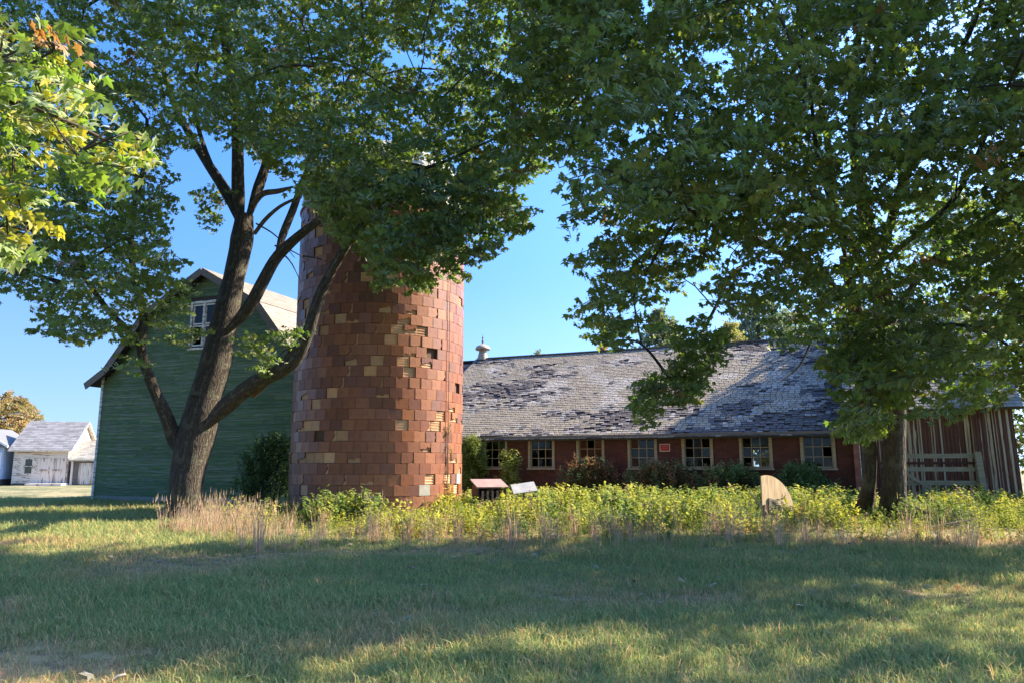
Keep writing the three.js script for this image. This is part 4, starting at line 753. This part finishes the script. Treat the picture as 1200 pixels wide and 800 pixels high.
function bladeTuft(seed, n, h, w, spread, bend, seedHead) {
  const q = rng(seed), pos = [], col = [];
  for (let i = 0; i < n; i++) {
    const a = q() * 6.283, r = spread * Math.sqrt(q()), bx = Math.cos(a) * r, bz = Math.sin(a) * r, L = h * (.5 + .6 * q()), la = a + (q() - .5) * 2, bd = bend * (.3 + q()), wa = q() * 3.14, wx = Math.cos(wa) * w, wz = Math.sin(wa) * w, k = .7 + .6 * q();
    const mx = bx + Math.cos(la) * bd * L * .35, mz = bz + Math.sin(la) * bd * L * .35, tx = bx + Math.cos(la) * bd * L, tz = bz + Math.sin(la) * bd * L, my = L * .6, ty = L * Math.sqrt(Math.max(.2, 1 - bd * bd * .6));
    const T = [[bx - wx, 0, bz - wz, bx + wx, 0, bz + wz, mx + wx * .8, my, mz + wz * .8], [bx - wx, 0, bz - wz, mx + wx * .8, my, mz + wz * .8, mx - wx * .8, my, mz - wz * .8], [mx - wx * .8, my, mz - wz * .8, mx + wx * .8, my, mz + wz * .8, tx, ty, tz]];
    const straw = q() < .24; for (const t of T) { pos.push(...t); for (let v = 0; v < 3; v++) straw ? col.push(k * 1.9, k * 1.25, k * 1.4) : col.push(k, k, k); }
    if (seedHead) { const hw = w * 1.7; pos.push(tx - hw, ty - L * .02, tz, tx + hw, ty - L * .02, tz, tx, ty + L * .16, tz); for (let v = 0; v < 3; v++) col.push(k * .95, k * .88, k * .85); }
  }
  const g = new THREE.BufferGeometry(); g.setAttribute('position', new THREE.Float32BufferAttribute(pos, 3)); g.setAttribute('color', new THREE.Float32BufferAttribute(col, 3)); g.setAttribute('uv', new THREE.Float32BufferAttribute(new Float32Array(pos.length / 3 * 2), 2)); g.computeVertexNormals(); return g;
}
{ // dry tall grass by the maple foot and along the strip
  const g = [0, 1].map(k => bladeTuft(820 + k, 16, .8, .0045, .09, .25, true)), list = [[], []];
  for (let i = 0; i < 560; i++) { const x = R() < .45 ? rr(-7.8, -3.6) : rr(-8, 9), D = stripFront(x) + rr(-.5, 2.2) * (x < -4 ? 1.3 : 1); if (clumpy(V(x, 0, -D), .9, 44) < .42) continue; const c = mix3([.34, .27, .17], [.50, .42, .28], R()); list[i % 2].push({ p: V(x, -.02, -D), r: [0, rr(0, 6.28), 0], s: rr(.35, .55) + Math.pow(R(), 3) * .6, c: rgb(...c) }); }
  g.forEach((e, i) => instances('dry_grass', e, M.grass, list[i], null, ['tall straw-coloured dry grass beside the forked maple', 'bleached dry grass stalks along the weed edge'][i], 'grass'));
}
{ // lawn
  const g = [0, 1, 2].map(k => bladeTuft(860 + k, 14, .088, .003, .085, .8)), list = [[], [], []];
  const bands = [[2.6, 5, 400], [5, 8, 260], [8, 12, 150], [12, 17, 85], [17, 34, 40]]; let i = 0;
  for (const [a, b, dens] of bands) {
    const n = Math.round(((b * b - a * a) * .76 + 3 * (b - a)) * dens), s0 = .85 + (a + b) / 2 * .055;
    for (let k = 0; k < n; k++) {
      const D = Math.sqrt(rr(a * a, b * b)), x = rr(-1, 1) * (D * .76 + 1.2); if (D > stripFront(x) + 1.6 && x > -8 + (D - 17) * .1) continue;
      const t = patch(x, -D), dry = sm(.53, .66, t) * .8, bare = sm(.62, .70, t) * .7; const worn = R() < bare;
      const y = R(); const c = worn ? mix3([.36, .29, .18], [.5, .41, .26], R()) : mix3(mix3([.185, .285, .100], [.275, .360, .130], R()), y < .55 ? [.48, .38, .20] : [.28, .29, .11], clamp(dry * .75 + (y < .12 ? .5 : 0)));
      const tall = (fbm(x * .6 + 80, D * .6, 2, 3) - .5) * 1.2 + 1;
      list[i++ % 3].push({ p: V(x, -.005, -D), r: [rr(-.15, .15), rr(0, 6.28), rr(-.15, .15)], s: s0 * rr(.65, 1.2) * clamp(tall, .65, 1.45) * (1 - .3 * dry) * (worn ? .55 : 1), c: rgb(...c) });
    }
  }
  g.forEach((e, k) => instances('lawn_grass', e, M.grass, list[k], null, ['rough green lawn grass with worn dry patches', 'coarse bluish green grass blades across the lawn', 'short mixed grass and straw of the lawn'][k], 'grass'));
}
{ // fallen leaves
  const g = MAPLE.clone(); g.scale(.13, .13, .13); g.rotateX(-Math.PI / 2); const f = finish([g]), list = [];
  for (let i = 0; i < 420; i++) { const D = Math.sqrt(rr(9, 420)), x = rr(-.75, .75) * D; const c = R() < .5 ? [.34, .26, .08] : R() < .5 ? [.20, .09, .04] : [.40, .36, .24]; list.push({ p: V(x, rr(.03, .07), -D), r: [rr(-.5, .5), rr(0, 6.28), rr(-.5, .5)], s: rr(.6, 1.1), c: rgb(...c) }); }
  instances('fallen_leaves', f, M.leaf, list, null, 'yellow and brown fallen maple leaves scattered over the lawn', 'leaves');
}
{ // withered sprig lying at the maple foot
  const p = onGround(212, 622), o = thing('withered_branch', 'withered branch with dark red-brown leaves at the forked maple foot', 'branch', [p.x, 0, p.z]), list = [];
  part('stem', limbGeo([[V(-.6, .04, .05), .012], [V(0, .12, 0), .012], [V(.5, .16, -.05), .005]], 5, .15, .1, 1), M.twig, o);
  for (let i = 0; i < 12; i++) list.push({ p: V(rr(-.6, .5), rr(.05, .22), rr(-.15, .15)), r: [rr(-.6, .6), rr(0, 6), rr(-.6, .6)], s: .5, c: rgb(.11, .035, .022) }); crown(o, list, SPRAYS, 'foliage');
}
// fallen branches
const fall = (label, pts) => top('fallen_branch', limbGeo(pts.map(([x, y, d, r]) => [at(x, y, d), r]), 7, .12, .15, pts[0][0]), M.deadWood, label, 'branch');
fall('long dark dead branch slanting from the twin trunk into weeds', [[1064, 590, 19.4, .035], [1085, 600, 19, .035], [1110, 612, 18.6, .03], [1134, 622, 18.2, .014]]);
fall('bare grey branch lying in weeds near the wooden disc', [[822, 597, 19, .01], [838, 604, 18.8, .02], [852, 612, 18.6, .028], [858, 622, 18.4, .03]]);
fall('pale crooked branch arching over weeds toward the wooden disc', [[790, 584, 19.6, .01], [806, 588, 19.4, .016], [820, 597, 19.2, .02], [840, 606, 19, .02], [872, 603, 18.8, .012]]);
fall('short rotten log at the foot of the twin maple', [[1040, 612, 18.6, .05], [1056, 618, 18.3, .06], [1072, 619, 18.1, .05]]);
fall('thin dead limb on the brush by the twin maple', [[1085, 618, 18, .02], [1120, 612, 18.2, .024], [1152, 606, 18.4, .01]]);

// ---------------------------------------------------------------- things left in the weeds
{ // broken round wooden disc
  const c = onGround(905, 612), o = thing('wooden_disc', 'broken pale round wooden spool end leaning in the weeds', 'spool end', [c.x, .45, c.z], .5);
  const wm = [0, 1, 2].map(k => std({ map: tex(128, 256, (u, v) => mix3([.30, .22, .13], [.60, .48, .32], pn(u, v, 20, 3, 3 + k * 5, 4))), roughness: .9 }));
  const tilt = sub('disc', o); tilt.rotation.z = -.22; tilt.rotation.x = -.2; const Rd = .82;
  for (let i = 0; i < 5; i++) { const x0 = -.36 + i * .24, x1 = Math.min(Rd - .01, x0 + .234), s = new THREE.Shape(), f = x => Math.sqrt(Math.max(0, Rd * Rd - x * x)); s.moveTo(x0, -f(x0) * .9); for (let k = 0; k <= 6; k++) { const x = lerp(x0, x1, k / 6); s.lineTo(x, -f(x)); } for (let k = 6; k >= 0; k--) { const x = lerp(x0, x1, k / 6); s.lineTo(x, f(x)); } const g = new THREE.ExtrudeGeometry(s, { depth: .045, bevelEnabled: false }); part('plank', g, wm[i % 3], tilt); }
  part('hub_plate', boxm(.34, .38, .03, .02, -.02, .065), M.trimGrey, tilt); part('slot', boxm(.05, .42, .012, .27, -.14, .053), std({ color: rgb(.03, .025, .02) }), tilt);
  part('brace', boxm(.06, .5, .04, -.3, -.3, .07), std({ color: rgb(.17, .075, .045), roughness: .9 }), tilt);
  const c2 = at(890, 592, c.z * -1 - .1); top('broken_slat', limbGeo([[at(878, 576, -c.z), .02], [at(889, 588, -c.z - .15), .02], [at(900, 602, -c.z - .3), .02]], 6, .2, .03, 1), std({ color: rgb(.42, .33, .22) }), 'thin pale slat leaning against the broken wooden disc', 'slat');
}
{ // old box with sloping lid
  const c = at(573, 566, 23.6), o = thing('feed_bin', 'dark wooden bin with faded pink sloping lid in weeds by silo', 'bin', [c.x, .45, c.z], .35);
  const dk = std({ color: rgb(.045, .032, .028), roughness: .9 }), lid = std({ map: tex(64, 64, (u, v) => mix3([.20, .13, .11], [.32, .22, .19], pn(u, v, 5, 4, 4, 4))), roughness: .6 });
  part('side', box(.05, .55, .62, -.44, .18, 0), dk, o); part('side', box(.05, .55, .62, .44, .18, 0), dk, o); part('back', box(.83, .6, .05, 0, .2, -.3), dk, o); part('bottom', box(.83, .05, .56, 0, -.08, .0), dk, o);
  for (let i = 0; i < 5; i++) part('slat', box(.07, .42, .03, -.3 + i * .16, .1, .3), lid, o);
  const l = part('lid', boxm(1.02, .04, .78), lid, o); l.position.set(0, .52, .02); l.rotation.x = .3;
  for (const [x, y] of [[-.3, -.3], [.3, -.3], [-.3, .25], [.3, .25]]) part('leg', box(.05, .5, .05, x, -.3, y), dk, o);
}
{ const c = at(614, 571, 22.6), g = new THREE.BoxGeometry(.72, .035, .5, 6, 1, 4), p = g.attributes.position; for (let i = 0; i < p.count; i++) p.setY(i, p.getY(i) + .03 * Math.sin(p.getX(i) * 4)); g.computeVertexNormals(); const o = top('metal_sheet', g, std({ map: tex(64, 64, (u, v) => mix3([.24, .25, .26], [.44, .45, .46], pn(u, v, 4, 4, 6, 4))), roughness: .5 }), 'pale grey metal sheet propped in weeds next to the bin', 'sheet'); o.position.set(c.x, .86, c.z); o.rotation.set(.55, .2, -.06); top('sheet_prop', new THREE.BoxGeometry(.08, .85, .08).translate(c.x, .4, c.z - .05), M.trimGrey, 'short weathered stake holding up the pale metal sheet', 'stake'); }
{ const g = new THREE.IcosahedronGeometry(.2, 2), p = g.attributes.position; for (let i = 0; i < p.count; i++) { const k = .75 + .5 * noise(p.getX(i) * 6 + 3, p.getY(i) * 6, p.getZ(i) * 6); p.setXYZ(i, p.getX(i) * k * 1.3, p.getY(i) * k * .8, p.getZ(i) * k); } g.computeVertexNormals(); const c = onGround(628, 604), o = top('field_stone', g, std({ color: rgb(.36, .29, .22) }), 'tan field stone lying in weeds below the metal sheet', 'stone'); o.position.set(c.x, .32, c.z); }
//@@END
renderer.render(scene, camera);
